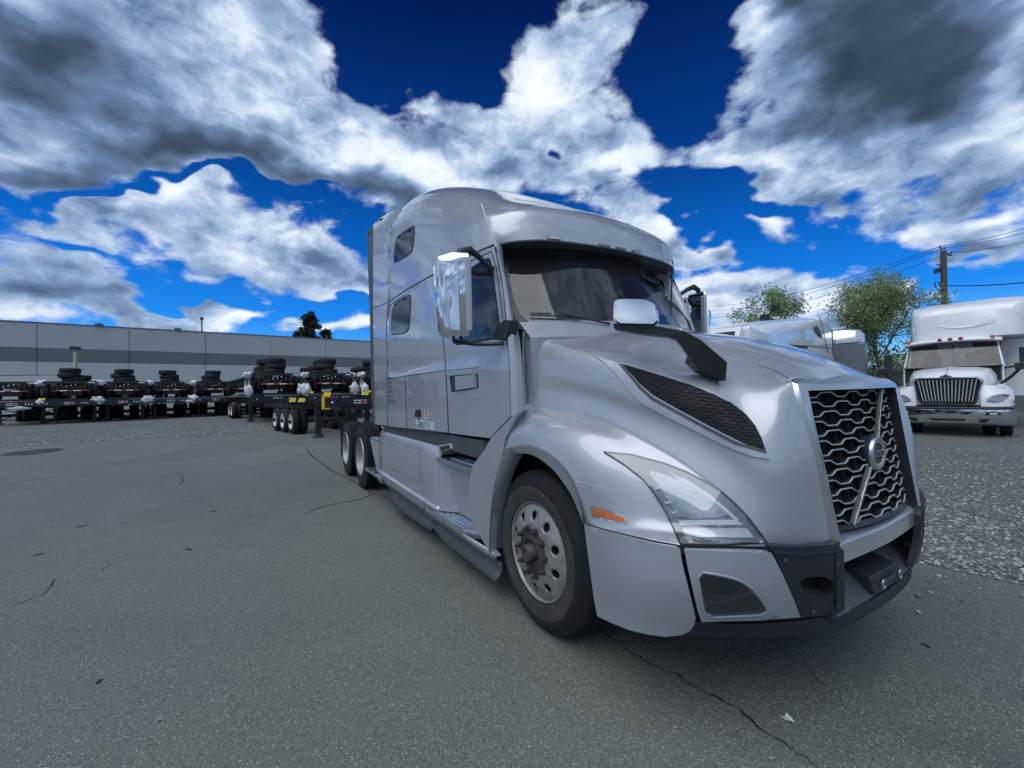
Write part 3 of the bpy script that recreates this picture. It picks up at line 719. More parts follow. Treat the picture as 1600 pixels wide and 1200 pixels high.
for o in (fender, lip, wh, head, ven, quarter, clow): mirror_obj(o, .93)
for o in (bs_, bc_, fg, bi): mirror_obj(o, .85)
# ---- cab sides: helper sheets, panels cut from them
Xs = [-3.2, -2.6, -2.0, -1.45, -1.1, -.8, -.5, -.2]
def side_line(ys, z): return [Vector((x, -y, zz)) for x, y, zz in zip(Xs, ys, z if isinstance(z, list) else [z]*len(Xs))]
SIDE = surf([side_line([1.215, 1.215, 1.215, 1.205, 1.19, 1.175, 1.155, 1.13], 1.0),
             side_line([1.215, 1.215, 1.215, 1.205, 1.19, 1.175, 1.155, 1.13], 1.68),
             side_line([1.215, 1.215, 1.215, 1.205, 1.19, 1.173, 1.150, 1.12], 1.72),
             side_line([1.20, 1.20, 1.20, 1.19, 1.175, 1.155, 1.13, 1.10], 1.75),
             side_line([1.20, 1.20, 1.20, 1.19, 1.17, 1.145, 1.115, 1.08], 2.2),
             side_line([1.195, 1.195, 1.19, 1.17, 1.13, 1.095, 1.06, 1.02], 2.8)], 5, 4, linear_v=True)
SC = surf_from_mb(MB().grid(SIDE))
win = [(712, 444), (722, 430), (744, 414), (763, 403), (767, 408), (772, 440), (779, 498), (782, 520), (778, 527), (760, 531), (733, 536), (708, 539), (706, 520), (708, 470)]
win = rounded(win, 1)
back = [(606, 480), (633, 458), (679, 431), (730, 404), (772, 385), (786, 450), (794, 548), (797, 648), (766, 683), (701, 673), (635, 666), (607, 663), (605, 560)]
backing = patch('cab_shell', M_BLACK, TR, back, SC, off=-.012, step=16, solid=.01, holes=(win,))
su = patch('sleeper_side', M_SIL, TR, [(607, 473.5), (633, 456), (660, 440), (689.5, 423.5), (690, 470), (692, 534), (695.5, 578), (660, 583), (633, 587), (604.5, 591.3), (604, 560), (603.5, 528), (605, 495)], SC, off=0, step=9, solid=.008)
sl1 = patch('baggage_door', M_SIL, TR, [(605, 592.5), (632.5, 588.3), (633.5, 630), (634.5, 668.8), (607, 666), (605, 628)], SC, off=.001, step=8, solid=.008)
sl2 = patch('lower_side_panel', M_SIL, TR, [(634, 588), (660, 584.3), (695.7, 579), (697.5, 620), (700, 676), (668, 672.5), (636, 669), (635, 630)], SC, off=.001, step=9, solid=.008)
dpoly = [(691.5, 422.5), (710, 412.5), (730, 403), (750, 394), (771, 385), (776, 405), (786, 455), (794, 548), (796.5, 600), (798, 650), (782, 667), (766, 684.5), (732, 680.5), (702, 676.5), (699.5, 620), (697.5, 579), (694, 534), (692, 470)]
door = patch('door', M_SIL, TR, dpoly, SC, off=.001, step=9, solid=.008, holes=(win,))
dg_ = patch('door_window', G_SIDE, TR, win, SC, off=-.004, step=12, solid=0)
strip('window_seal', M_BLACK, dg_, win, SC, w=.016, off=.002, closed=True)
strip('door_trim', M_BLACK, door, [(708, 424), (728, 412), (748, 402), (768, 393), (776, 420), (783, 470), (786, 497)], SC, w=.008, off=.003)
strip('belt_crease', M_SIL, door, [(699, 578.5), (720, 576), (746, 573.5)], SC, w=.014, off=.002, h=.004)
# handle pocket
pk = patch('door_handle', M_TRIM, door, [(702.5, 587), (746.5, 583.5), (748, 605.5), (728, 610), (706, 612.5)], SC, off=.004, step=7, solid=.006)
patch('handle_paddle', M_SIL, door, [(713, 588.5), (745, 584.8), (747, 604.5), (714.5, 610)], SC, off=.016, step=7, solid=.01, bev=.004)
# sleeper windows
def qwin(poly, sf, par, latches):
    w = patch('sleeper_window', G_SIDE, par, poly, sf, off=.005, step=8, solid=.004)
    tag(w, 'tinted fixed pane with two small black latches')
    patch('backing', M_DARKINT, w, poly, sf, off=.002, step=10, solid=.0)
    strip('window_seal', M_BLACK, w, poly, sf, w=.012, off=.006, closed=True)
    for a, b in latches:
        h = sf.hit(a, b, .008)
        if h: MB().box(h[0], (.05, .012, .016)).build('latch', M_BLACK, w)
qwin(rounded([(620, 472), (639, 460.5), (642.5, 462), (641, 490), (639.5, 511), (635.5, 520), (613.5, 523), (611, 520), (612, 495), (614, 480)], 1), SC, TR, ((618, 476.5), (633, 467.5)))
# decals and vents
M_GREEN = mat('green_print', (.05, .35, .12), .4); M_BLUEP = mat('light_blue_print', (.25, .55, .78), .4)
vb = patch('side_vent', M_TRIM, TR, [(651.5, 641), (657.5, 639.5), (658, 651.5), (650.5, 651)], SC, off=.02, step=4, solid=.02)
for nm_, mt_, pl, ink in (('warning_sticker', M_LABEL, [(663.3, 642.2), (669.5, 643), (669.8, 654.5), (664, 653.5)], M_REDP),
                     ('white_sticker', M_LABEL, [(650, 654.6), (662.8, 657), (663.3, 666), (650.4, 663.2)], None),
                     ('green_sticker', M_LABEL, [(664.5, 657.2), (670.4, 658), (670.8, 670), (665, 668.8)], M_GREEN),
                     ('blue_sticker', M_LABEL, [(672, 658.8), (678, 660), (678.5, 671.4), (672.6, 670.2)], M_BLUEP)):
    st = patch(nm_, mt_, TR, pl, SC, off=.003, step=3, solid=.001)
    if ink:
        c = np.mean(pl, axis=0); q = [tuple(c+(np.array(p)-c)*.72-np.array((0, .9))) for p in pl]
        patch('print', ink, st, q, SC, off=.0045, step=3, solid=0)
        strip('pictogram', M_LABEL, st, [tuple(c+np.array((-1, 2.2))), tuple(c+np.array((.2, -1))), tuple(c+np.array((1, -2.6)))], SC, w=.014, off=.0055, step=1)
    else:
        c = P(656.6, 660.4, Y=-1.2235); fmx = frame_mtx((1, 0, 0), (0, 0, 1))
        text3d('Clean', 'lettering', M_INK, st, c, fmx, .085, .0005)
# ghost lettering of a removed fleet decal, stacked vertically behind the seam
M_GHOST = mat('faded_decal_ghost', (.20, .22, .25), .4, .4, coat=.6)
for k, (y0, y1, w_) in enumerate(((596, 600, 6.5), (602.5, 606.5, 7), (609, 613.5, 7.5), (617.5, 621, 8), (624.5, 629, 11))):
    gpl = patch('decal_ghost', M_GHOST, sl1, [(606, y0), (606+w_, y0+.2), (606+w_, y1+.4), (606, y1)], SC, off=.0025, step=3, solid=0)
# ---- side extender
EXs = [-3.05, -3.4, -3.8, -4.2, -4.35]
EXT = surf([[Vector((x, -1.222, 1.0)) for x in EXs], [Vector((x, -1.222, 2.2)) for x in EXs], [Vector((x, -1.215-.01*(x < -3.5), 3.0)) for x in EXs], [Vector((x, -1.195-.03*(-3.05-x), 3.5)) for x in EXs],
            [Vector((x, -1.12-.08*(-3.05-x), 3.75)) for x in EXs], [Vector((x, -1.03-.15*(-3.05-x), 3.92)) for x in EXs], [Vector((x, -.85-.2*(-3.05-x), 4.1)) for x in EXs]], 5, 5)
SE = surf_from_mb(MB().grid(EXT))
ext = patch('side_extender', M_SIL, TR, [(583, 341), (594, 334), (605, 329.5), (623.5, 325), (620, 345), (617, 380), (611, 425), (607.5, 455), (605.5, 473), (603.5, 500), (602.5, 528), (603, 560), (603.5, 600), (605, 665), (586, 663), (584.5, 590), (583, 480), (583, 400)], SE, off=0, step=10, solid=.02)
patch('extender_rubber', M_GRAYP, TR, [(572.8, 352), (575, 346.5), (582, 341.5), (582.4, 400), (582.3, 480), (584, 590), (585.3, 663), (581.5, 660), (578.5, 560), (577, 480), (574.5, 420)], SE, off=-.004, step=10, solid=.02)
strip('extender_seam', M_BLACK, ext, [(583.5, 481), (594, 477.5), (605, 473.3)], SE, w=.010, off=.002)
# ---- roof fairing
cs = {
-3.13: [(1.205, 2.62), (1.205, 2.9), (1.195, 3.2), (1.17, 3.48), (1.12, 3.70), (1.04, 3.86), (.88, 3.98), (.6, 4.04), (.3, 4.06), (0, 4.065)],
-2.75: [(1.205, 2.62), (1.20, 2.88), (1.19, 3.18), (1.165, 3.44), (1.105, 3.66), (1.01, 3.84), (.84, 3.965), (.58, 4.015), (.3, 4.035), (0, 4.04)],
-2.3: [(1.20, 2.62), (1.195, 2.85), (1.18, 3.1), (1.15, 3.33), (1.085, 3.56), (.98, 3.74), (.80, 3.855), (.55, 3.90), (.28, 3.92), (0, 3.925)],
-1.85: [(1.19, 2.61), (1.18, 2.82), (1.16, 3.02), (1.12, 3.22), (1.055, 3.42), (.95, 3.58), (.77, 3.68), (.52, 3.73), (.26, 3.75), (0, 3.755)],
-1.4: [(1.17, 2.60), (1.155, 2.77), (1.135, 2.94), (1.095, 3.10), (1.03, 3.26), (.92, 3.39), (.74, 3.47), (.5, 3.505), (.25, 3.52), (0, 3.523)],
-1.0: [(1.14, 2.585), (1.125, 2.72), (1.105, 2.86), (1.065, 2.98), (1.0, 3.09), (.89, 3.18), (.71, 3.235), (.48, 3.255), (.24, 3.265), (0, 3.27)]}
st = [[Vector((x, -y, z)) for y, z in v] for x, v in cs.items()]
st.append([Vector(v) for v in [(-.72, -1.095, 2.60), (-.72, -1.085, 2.70), (-.715, -1.06, 2.80), (-.70, -1.02, 2.89), (-.68, -.955, 2.95), (-.65, -.85, 3.0), (-.62, -.68, 3.03), (-.60, -.46, 3.05), (-.585, -.23, 3.063), (-.58, 0, 3.068)]])
st.append([Vector(v) for v in [(-.655, -1.065, 2.63), (-.645, -1.05, 2.71), (-.625, -1.02, 2.78), (-.595, -.98, 2.84), (-.55, -.91, 2.89), (-.51, -.81, 2.91), (-.475, -.65, 2.925), (-.45, -.44, 2.935), (-.435, -.22, 2.943), (-.43, 0, 2.947)]])
st.append([Vector(v) for v in [(-.645, -1.055, 2.635), (-.62, -1.03, 2.66), (-.585, -1.00, 2.70), (-.545, -.955, 2.735), (-.50, -.885, 2.765), (-.455, -.78, 2.785), (-.415, -.62, 2.80), (-.39, -.42, 2.81), (-.37, -.21, 2.815), (-.365, 0, 2.82)]])
st.append([Vector(v) for v in [(-.64, -1.05, 2.64), (-.615, -1.02, 2.648), (-.575, -.985, 2.655), (-.53, -.94, 2.66), (-.475, -.87, 2.663), (-.42, -.76, 2.667), (-.375, -.60, 2.67), (-.35, -.42, 2.672), (-.33, -.21, 2.674), (-.322, 0, 2.675)]])
for k_, s in enumerate(st):
    c = s[4]; dn = (s[3]-c); up_ = (s[5]-c); s[2] = s[2]+Vector((0, -.006, 0)); s[3] = s[3]+Vector((0, -.016 if k_ < 7 else 0, 0))
    w_c = .16 if k_ < 7 else .3
    s[4:5] = [c+dn*w_c+Vector((0, -.006 if k_ < 7 else 0, 0)), c+up_*w_c*.6]
lines = [[s[k] for s in st] for k in range(11)]
rows = surf(lines, 6, 4)
mb = MB(); mb.grid(rows); mb.grid(mirror_rows(rows))
roof = mb.build('roof_fairing', M_SIL, TR, smooth=55)
SR = Surf(roof)
# underside of the visor
lipn = [s for s in st[-1]]; full_l = [Vector(v) for v in cr_spline(lipn, 4)]; full_l += [Vector((v.x, -v.y, v.z)) for v in reversed(full_l[:-1])]
inn = [Vector((max(v.x-.32*(1-(abs(v.y)/1.05)**2)-.12, -1.0), v.y*.93, v.z-.0)) for v in full_l]
inn2 = [Vector((v.x-.25, v.y, v.z+.0)) for v in inn]
MB().grid([full_l, [v+Vector((0, 0, -.012)) for v in full_l], [v+Vector((-.03, 0, -.014)) for v in full_l], inn, inn2]).build('visor_underside', M_GRAYP, TR, smooth=45)
strip('roof_seam', M_BLACK, roof, [(607.8, 471.8), (633, 454), (660, 438.5), (690, 421.5), (730, 401), (752, 391), (776, 380.5)], SR, w=.013, off=.003)
strip('fairing_joint', M_SCUF, roof, [(752, 318), (757, 334), (765, 354), (775, 378)], SR, w=.008, off=.002)
qwin(rounded([(621, 369.5), (645.5, 353.5), (648.5, 355), (645.5, 388), (641, 396.5), (617, 410.5), (615.5, 408), (617.8, 378)], 1), SR, roof, ((624.5, 369.5), (640, 360.5)))
for q in ([(854.5, 368.5), (875, 371), (875.5, 375.5), (854.8, 373)], [(935, 382.5), (952.5, 385.5), (952.8, 389.3), (935.2, 386.3)], [(962, 387.3), (978, 390), (978.2, 394), (962.2, 391.3)], [(986.5, 391.8), (1001.5, 394.5), (1001.7, 398.6), (986.7, 396)], [(1044.5, 404), (1056, 406.5), (1056, 410.3), (1044.8, 407.8)]):
    mk_ = patch('roof_marker', M_INK, TR, q, SR, off=.004, step=4, solid=.008)
    c = np.mean(q, axis=0); patch('lens', M_LENSC, mk_, [tuple(c+(np.array(p)-c)*np.array((.9, .72))) for p in q], SR, off=.007, step=4, solid=.006)
# ---- windscreen
def wsp(s, t):
    z = 1.90+.82*t; ye = 1.0-.12*(z-2.0); xe = -.315-(z-2.0)*.66
    return Vector((xe+.30*(1-abs(s)**2.2), s*ye, z))
WSM = MB().grid([[wsp(-1.12+2.24*i/40, j/16) for i in range(41)] for j in range(17)]); SW = surf_from_mb(WSM)
wg = [(788, 384), (790, 405), (794, 432), (801, 468), (811, 491), (823, 502.5), (838, 507), (880, 508), (960, 509), (1030, 514), (1081, 521), (1070, 492), (1056, 455), (1043, 425), (1030, 396), (1000, 392), (930, 380), (860, 371), (810, 372)]
ws = patch('windscreen', G_WS, TR, wg, SW, off=0, step=22, solid=0)
seal_o = [(782, 378), (784, 405), (788, 432), (794.5, 471), (804.5, 499), (818, 510.5), (836, 513), (880, 513), (960, 514), (1030, 519), (1085, 527), (1074, 492), (1060, 455), (1046, 424), (1033, 392), (1000, 386), (930, 374), (860, 366), (810, 366)]
patch('windscreen_seal', M_TRIM, ws, seal_o, SW, off=.003, step=10, solid=.01, holes=([(p[0]+(2 if i < 6 else 0), p[1]) for i, p in enumerate(wg)],))
# wiper
wp = [SW.hit(a, b, .02)[0] for a, b in ((829, 495), (850, 495.5), (876, 497), (905, 500))]
wip = MB().tube(wp, .006, 6).build('wiper', M_BLACK, TR)
MB().tube([SW.hit(a, b, .035)[0] for a, b in ((872, 494), (890, 498), (925, 506), (950, 511))], [.009, .008, .007, .01], 6).build('wiper_arm', M_BLACK, wip)
MB().tube([SW.hit(a, b, .03)[0] for a, b in ((829, 493.5), (860, 494.5))], .005, 6).build('wiper_blade', M_BLACK, wip)
# ---- pillar and cowl side between door and windscreen
L1 = PY([(771, 378, -1.06), (778, 405, -1.085), (787, 455, -1.105), (795, 548, -1.135), (797.5, 600, -1.14), (799, 652, -1.145)])
L15 = PY([(777, 377, -1.02), (784, 405, -1.04), (794, 458, -1.07), (803, 545, -1.10), (806, 600, -1.11), (806, 652, -1.12)])
L2 = [wsp(-1.03, .93), wsp(-1.03, .76), wsp(-1.03, .45), P(812, 530, Y=-1.04), P(817, 600, Y=-1.06), P(818, 645, Y=-1.06)]
L2[1] = P(787, 405, Y=-.985); L2[2] = P(797, 470, Y=-1.0); L2[0] = P(784, 375, Y=-.97)
prow = surf([L1, L15, L2], 5, 4)
pil = MB().grid(prow).build('pillar_and_cowl', M_SIL, TR, smooth=60)
# cowl behind the hood: fills down from windscreen base to hood
cw = [[wsp(-1.02+2.04*i/24, .13)+Vector((.0, 0, 0)) for i in range(25)], [wsp(-1.02+2.04*i/24, .0)+Vector((.10, 0, -.03)) for i in range(25)], [Vector((-.15, (-1.02+2.04*i/24), 1.5)) for i in range(25)]]
MB().grid(cw).build('cowl', M_SIL, TR, smooth=40)
# bright rubber seam at the hood rear edge
SPC = Surf(pil, hood)
strip('hood_rear_seam', M_SCUF, hood, [(819, 520), (817.5, 530), (818, 560), (819.5, 600), (820.5, 636)], Surf(hood), w=.022, off=.002, h=.008)
# ---- interior
ci = MB(); ci.bb((-1.52, -1.0, 1.0), (-1.48, 1.0, 2.75)); cur = ci.build('sleeper_curtain', M_CURTAIN, TR)
cm = MB()
cm.grid([[Vector((-1.6, y, 2.74)) for y in (-1.0, -.5, 0, .5, 1.0)], [Vector((-1.2, y, 2.72)) for y in (-1.0, -.5, 0, .5, 1.0)], [Vector((-.86+.22*(1-(y/1.0)**2), y, 2.66)) for y in (-1.0, -.5, 0, .5, 1.0)], [Vector((-.83+.22*(1-(y/1.0)**2), y*.97, 2.50)) for y in (-1.0, -.5, 0, .5, 1.0)], [Vector((-.93+.22*(1-(y/1.0)**2), y*.97, 2.47)) for y in (-1.0, -.5, 0, .5, 1.0)]])
cm.build('headliner', M_DARKINT, TR)
ds = MB(); ds.bb((-.62, -.98, 1.2), (-.38, .98, 1.90)); ds.bb((-.42, -.9, 1.2), (-.22, .9, 1.92)); ds.build('dashboard', M_DARKINT, TR, bev=.03)
fl = MB(); fl.bb((-4.0, -1.1, 1.05), (-.3, 1.1, 1.10)); fl.build('cab_floor', M_DARKINT, TR)
for y in (-.6, .6):
    sm_ = MB(); sm_.bb((-1.25, y-.24, 1.35), (-.8, y+.24, 1.5)); sm_.bb((-1.32, y-.23, 1.45), (-1.18, y+.23, 2.1)); sm_.bb((-1.31, y-.12, 2.1), (-1.22, y+.12, 2.3)); sm_.build('seat', M_DARKINT, TR, bev=.03)
wr = [Vector((-.72, .6, 1.85))+Vector((math.sin(a)*.09, math.cos(a)*.22, math.sin(a)*.2)) for a in [i*2*math.pi/24 for i in range(25)]]
MB().tube(wr, .014, 8).build('steering_wheel', M_TRIM, TR)
mb = MB(); mb.bb((-3.12, -1.12, 1.1), (-3.08, 1.12, 3.7)); mb.build('sleeper_rear_wall', M_SIL, TR)
for o in (backing, su, sl1, sl2, door, dg_): mirror_obj(o, .885)
mirror_obj(ext, .95); mirror_obj(pil, .86)
mirror_obj([o for o in bpy.data.objects if o.name == 'extender_rubber'][0])
# ---- side fairing
Xf = [-3.78, -3.70, -3.4, -2.6, -1.9, -1.56, -1.50]
def fl_(yz, i): return
prof = [(-.95, 1.02), (-1.10, 1.035), (-1.165, 1.02), (-1.195, .98), (-1.207, .90), (-1.213, .70), (-1.205, .47), (-1.205, .452), (-1.235, .44), (-1.235, .425), (-1.215, .41), (-1.20, .34), (-1.17, .27)]
rows = []
for x in Xf:
    e = .03 if x in (-3.78, -1.50) else 0
    rows.append([Vector((x, y+e, z+(.02*(x+1.5)/-2.3 if z < .5 else 0)-(e*.8 if z > .95 else 0))) for y, z in prof])
fair = MB().grid(rows).build('side_fairing', M_SIL, TR, smooth=35, solid=.01)
SFa = Surf(fair)
for l in ([(656, 694), (657, 720), (659, 752), (661, 776)], [(663, 783), (662, 798)]): strip('fairing_seam', M_BLACK, fair, l, SFa, w=.005, off=.002)
strip('fairing_crease', M_BLACK, fair, [(600, 726), (625, 739), (657, 755)], SFa, w=.003, off=.001)
# front part with the two steps
rec = MB(); rec.grid([[Vector((-1.52, -1.17, 1.03)), Vector((-1.50, -1.03, 1.03)), Vector((-.62, -1.03, 1.03))], [Vector((-1.52, -1.17, .93)), Vector((-1.50, -1.0, .93)), Vector((-.62, -1.0, .93))]])
rec.build('step_recess', M_SIL, TR, bev=0)
lw = MB(); lw.grid([[Vector((-1.50, -1.185, .90)), Vector((-1.46, -1.14, .90)), Vector((-.68, -1.14, .90)), Vector((-.64, -1.18, .90))], [Vector((-1.50, -1.20, .42)), Vector((-1.34, -1.08, .42)), Vector((-.72, -1.08, .42)), Vector((-.66, -1.18, .42))]])
lw.build('lower_step_panel', M_SIL, TR)
def tread(name, x0, x1, y0, y1, z, th=.032, nrib=5, end=True):
    o = MB().bb((x0, y0, z-th), (x1, y1, z)).build(name, M_SATIN, TR, bev=.004)
    for k in range(nrib):
        yy = y0+.012+(y1-y0-.024)*k/(nrib-1); mb = MB(); mb.bb((x0+.02, yy-.007, z), (x1-.02, yy+.007, z+.006))
        nt_ = int((x1-x0)/.03)
        for i in range(nt_): mb.bb((x0+.03+i*.03, yy-.006, z+.006), (x0+.045+i*.03, yy+.006, z+.012))
        mb.build('tread_rib', M_CHROME, o, smooth=0)
    MB().bb((x0+.01, y0-.006, z-th+.004), (x1-.01, y0, z+.004)).build('tread_nosing', M_SATIN, o, bev=.002)
    return o
def zy(px, py, z): return P(px, py, Z=z)
u0, u1 = zy(682, 714, .905), zy(737, 734, .905); s1 = tread('upper_step', -1.56, -.76, -1.205, -1.02, .905, .03, 3)
s2 = tread('lower_step', -1.74, -.90, -1.245, -1.07, .405, .035, 5)
MB().prism([(-.90, -1.24, .41), (-.62, -1.19, .44), (-.60, -1.15, .40), (-.90, -1.20, .33)], (0, .1, 0)).build('step_end_cap', M_SIL, TR, bev=.01)
# sill under the front half and black rubber skirts
MB().grid([[Vector((-1.9, -1.225, .42)), Vector((-1.74, -1.235, .40)), Vector((-.88, -1.235, .38)), Vector((-.45, -1.20, .36))], [Vector((-1.9, -1.20, .30)), Vector((-1.74, -1.205, .30)), Vector((-.88, -1.20, .30)), Vector((-.45, -1.18, .29))]]).build('sill_panel', M_SIL, TR, solid=.01)
def skirt(x0, x1, z0, z1, zt0, zt1):
    n = 14; a = []
    for j, f in enumerate((0, .35, .7, 1)):
        row = []
        for i in range(n+1):
            k = i/n; x = x0+(x1-x0)*k; zt_ = zt0+(zt1-zt0)*k; zb = z0+(z1-z0)*k; zb = zt_+(zb-zt_)*min(1, .45+2.5*k) if 1 else zb
            row.append(Vector((x, -1.165-.045*f**2+.02*math.sin(f*3.1), zt_+(zb-zt_)*f)))
        a.append(row)
    return MB().grid(a).build('rubber_skirt', M_GRAYP, TR, smooth=60, solid=.012)
skirt(-3.28, -1.74, .11, .175, .30, .295); skirt(-1.70, -.42, .17, .17, .295, .29)
# step lamp
MB().prism([P(683.5, 696, Y=-1.2), P(703, 693, Y=-1.19), P(705.5, 701, Y=-1.19), P(686, 707, Y=-1.2)], (0, .02, 0)).build('step_lamp', M_SIL, TR, bev=.004)
MB().prism([P(687, 698, Y=-1.204), P(701.5, 695.5, Y=-1.196), P(703, 700, Y=-1.196), P(688.5, 704.5, Y=-1.204)], (0, .01, 0)).build('step_lamp_lens', M_INK, TR)
# rear steps by the sleeper corner
MB().bb((-4.28, -1.20, .855), (-3.80, -1.02, .875)).build('rear_step', M_SATIN, TR, bev=.004)
MB().prism([(-4.32, -1.20, .85), (-3.78, -1.20, .85), (-3.78, -1.20, .42), (-3.92, -1.20, .42)], (0, .03, 0)).build('rear_step_bracket', M_SIL, TR)
MB().bb((-4.52, -1.24, .355), (-3.80, -1.10, .40)).build('rear_lower_step', M_SATIN, TR, bev=.008)
MB().grid([[Vector((-4.1, -1.21, .36)), Vector((-3.76, -1.22, .40))], [Vector((-3.8, -1.18, .27)), Vector((-3.7, -1.18, .28))]]).build('rear_step_skirt', M_SIL, TR, solid=.01)
# under-cab dark band and chassis
ch = MB(); ch.bb((-3.6, -1.175, 1.0), (-.62, -1.04, 1.135)); ch.build('under_cab_trim', M_GRAYP, TR)
for y in (-.43, .43): MB().bb((-7.5, y-.04, .78), (1.1, y+.04, 1.05)).build('frame_rail', M_STEEL, TR, bev=.006)
mb = MB()
for x in (-7.4, -6.2, -5.4, -4.6, -3.6, -2.4, -1.2, .2): mb.bb((x-.05, -.4, .82), (x+.05, .4, 1.0))
mb.build('cross_member', M_STEEL, TR)
MB().bb((-3.6, -.98, .35), (-1.6, -.5, .98)).build('fuel_tank', M_GRAYP, TR, bev=.08)
MB().bb((-3.6, .5, .35), (-1.6, .98, .98)).build('fuel_tank', M_GRAYP, TR, bev=.08)
MB().bb((-.6, -.45, .55), (1.0, .45, 1.35)).build('engine', M_VOID, TR)
MB().cyl((0, -1.0, .5), (0, 1.0, .5), .06, 12).build('front_axle', M_STEEL, TR)
MB().prism([(-5.9, -.45, 1.12), (-5.0, -.45, 1.2), (-5.0, .45, 1.2), (-5.9, .45, 1.12)], (0, 0, .06)).build('fifth_wheel', M_STEEL, TR, bev=.02)
# mud guard plate with the maker's name behind the sleeper
gp = MB().bb((-4.42, -1.05, .55), (-4.38, -.20, 1.10)).build('quarter_guard', M_STEEL, TR)
sp_ = MB().bb((-4.2, -1.02, .90), (-3.15, -.99, 1.12)).build('splash_plate', M_STEEL, TR)
text3d('VOLVO', 'lettering', M_SCUF, sp_, P(604, 665, Y=-1.026), frame_mtx((1, 0, 0), (0, 0, 1)), .18, .003, 1.6)
# ---- wheels
def disc_with_holes(r0, r1, holes, zf, n=72):
    outer = [(r1*math.cos(2*math.pi*i/n), r1*math.sin(2*math.pi*i/n)) for i in range(n)]
    inner_ = [(r0*math.cos(2*math.pi*i/n), r0*math.sin(2*math.pi*i/n)) for i in range(n)]
    hs = [inner_]+[[(cx+hr*math.cos(2*math.pi*i/16), cy+hr*math.sin(2*math.pi*i/16)) for i in range(16)] for cx, cy, hr in holes]
    V, F_ = tri_poly(outer, .016, hs)
    return V, F_
def wheel_front(parent, x, y, z, sg):
    """steer wheel, sg=-1 outer face towards -y"""
    root = bpy.data.objects.new('front_wheel', None); COL.objects.link(root); root.parent = parent; root.location = (x, y, z)
    # offsets run outward
    pt = [(.292, -.02), (.300, .004), (.325, .016), (.36, .024), (.40, .026), (.43, .020), (.452, .010), (.462, -.002), (.482, -.010), (.494, -.026), (.4985, -.05), (.4985, -.070), (.488, -.072), (.488, -.080), (.5, -.082), (.5, -.13), (.489, -.132), (.489, -.142), (.5, -.144), (.5, -.19), (.4985, -.24), (.482, -.265), (.44, -.285), (.36, -.29), (.30, -.27), (.292, -.25)]
    ty = MB().lathe(pt, (0, 0, 0), 'y', 96, sg).build('tyre', M_TYRE, root, smooth=50)
    MB().lathe([(.31, .0145), (.330, .0185), (.372, .0265), (.398, .0275), (.402, .0262)], (0, 0, 0), 'y', 96, sg).build('dusty_sidewall', M_TYRED, ty, smooth=50)
    rimp = [(.288, -.10), (.288, -.02), (.292, .004), (.302, .010), (.307, .006), (.307, -.004)]
    MB().lathe(rimp, (0, 0, 0), 'y', 96, sg).build('rim', M_DULL, root, smooth=60)
    holes = [(.222*math.cos(2*math.pi*(k+.5)/10), .222*math.sin(2*math.pi*(k+.5)/10), .027) for k in range(10)]
    V, F_ = disc_with_holes(.075, .290, holes, None)
    def zf(r): return .030 if r < .165 else .030-(.045*((r-.165)/.125)**1.5) if r < .29 else -.015
    def place(V, dz): return [(a, sg*(zf(math.hypot(a, b))+dz), b) for a, b in V]
    mb = MB(); mb.add(place(V, 0), F_); d = mb.build('disc', M_DULL, root, smooth=35, solid=.014, soff=0)
    for k in range(10):
        c = holes[k]; MB().lathe([(.0275, .0), (.0275, -.05)], (c[0], sg*zf(.222), c[1]), 'y', 16, sg).build('hand_hole', M_VOID, root)
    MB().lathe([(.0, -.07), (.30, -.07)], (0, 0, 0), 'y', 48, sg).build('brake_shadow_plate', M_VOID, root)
    MB().lathe([(.14, .028), (.14, .038), (.105, .042), (.092, .05), (.082, .052), (.078, .04), (.055, .035), (.052, .085), (.048, .092), (.03, .094), (.028, .085), (0, .085)], (0, 0, 0), 'y', 40, sg).build('hub', M_HUB, root, smooth=35)
    for k in range(10):
        a = 2*math.pi*k/10; c = Vector((.1425*math.cos(a), 0, .1425*math.sin(a)))
        nb_ = MB(); nb_.cyl(c+Vector((0, sg*.030, 0)), c+Vector((0, sg*.038, 0)), .022, 14); nb_.cyl(c+Vector((0, sg*.036, 0)), c+Vector((0, sg*.062, 0)), .0165, 6, .0155); nb_.cyl(c+Vector((0, sg*.06, 0)), c+Vector((0, sg*.078, 0)), .009, 10)
        nb_.build('lug_nut', M_HUB, root, smooth=30)
    return root
def tread_tyre(root, off, sg, w=.27, seg=56, dust=True):
    """one tyre of a drive pair with lugged tread; off = outer face position"""
    prof = [(.300, -.012), (.33, .0), (.40, .004), (.45, -.006), (.482, -.018)]
    back_ = [(.482, -w+.018), (.45, -w+.006), (.40, -w-.002), (.33, -w), (.300, -w+.012)]
    mb = MB(); mb.lathe(prof+[(.484, -.02), (.484, -w+.02)]+back_, (0, sg*off, 0), 'y', 64, sg)
    lanes = [(-.018, -.068), (-.078, -.125), (-.135, -.182), (-.192, -w+.018)]
    for li, (a, b) in enumerate(lanes):
        for k in range(seg):
            t0 = 2*math.pi*(k+.5*(li % 2))/seg; t1 = t0+2*math.pi/seg*.72; sk = .02 if li % 2 else -.02
            vs = []
            for t_, o_ in ((t0, a), (t1, a), (t1+sk, b), (t0+sk, b)):
                for r in (.480, .502): vs.append((r*math.cos(t_), sg*(off+o_), r*math.sin(t_)))
            mb.add(vs, [(1, 3, 5, 7), (0, 1, 7, 6), (0, 2, 3, 1), (2, 4, 5, 3), (4, 6, 7, 5)])
    return mb.build('tyre', M_TYRE, root, smooth=30, fix=False)
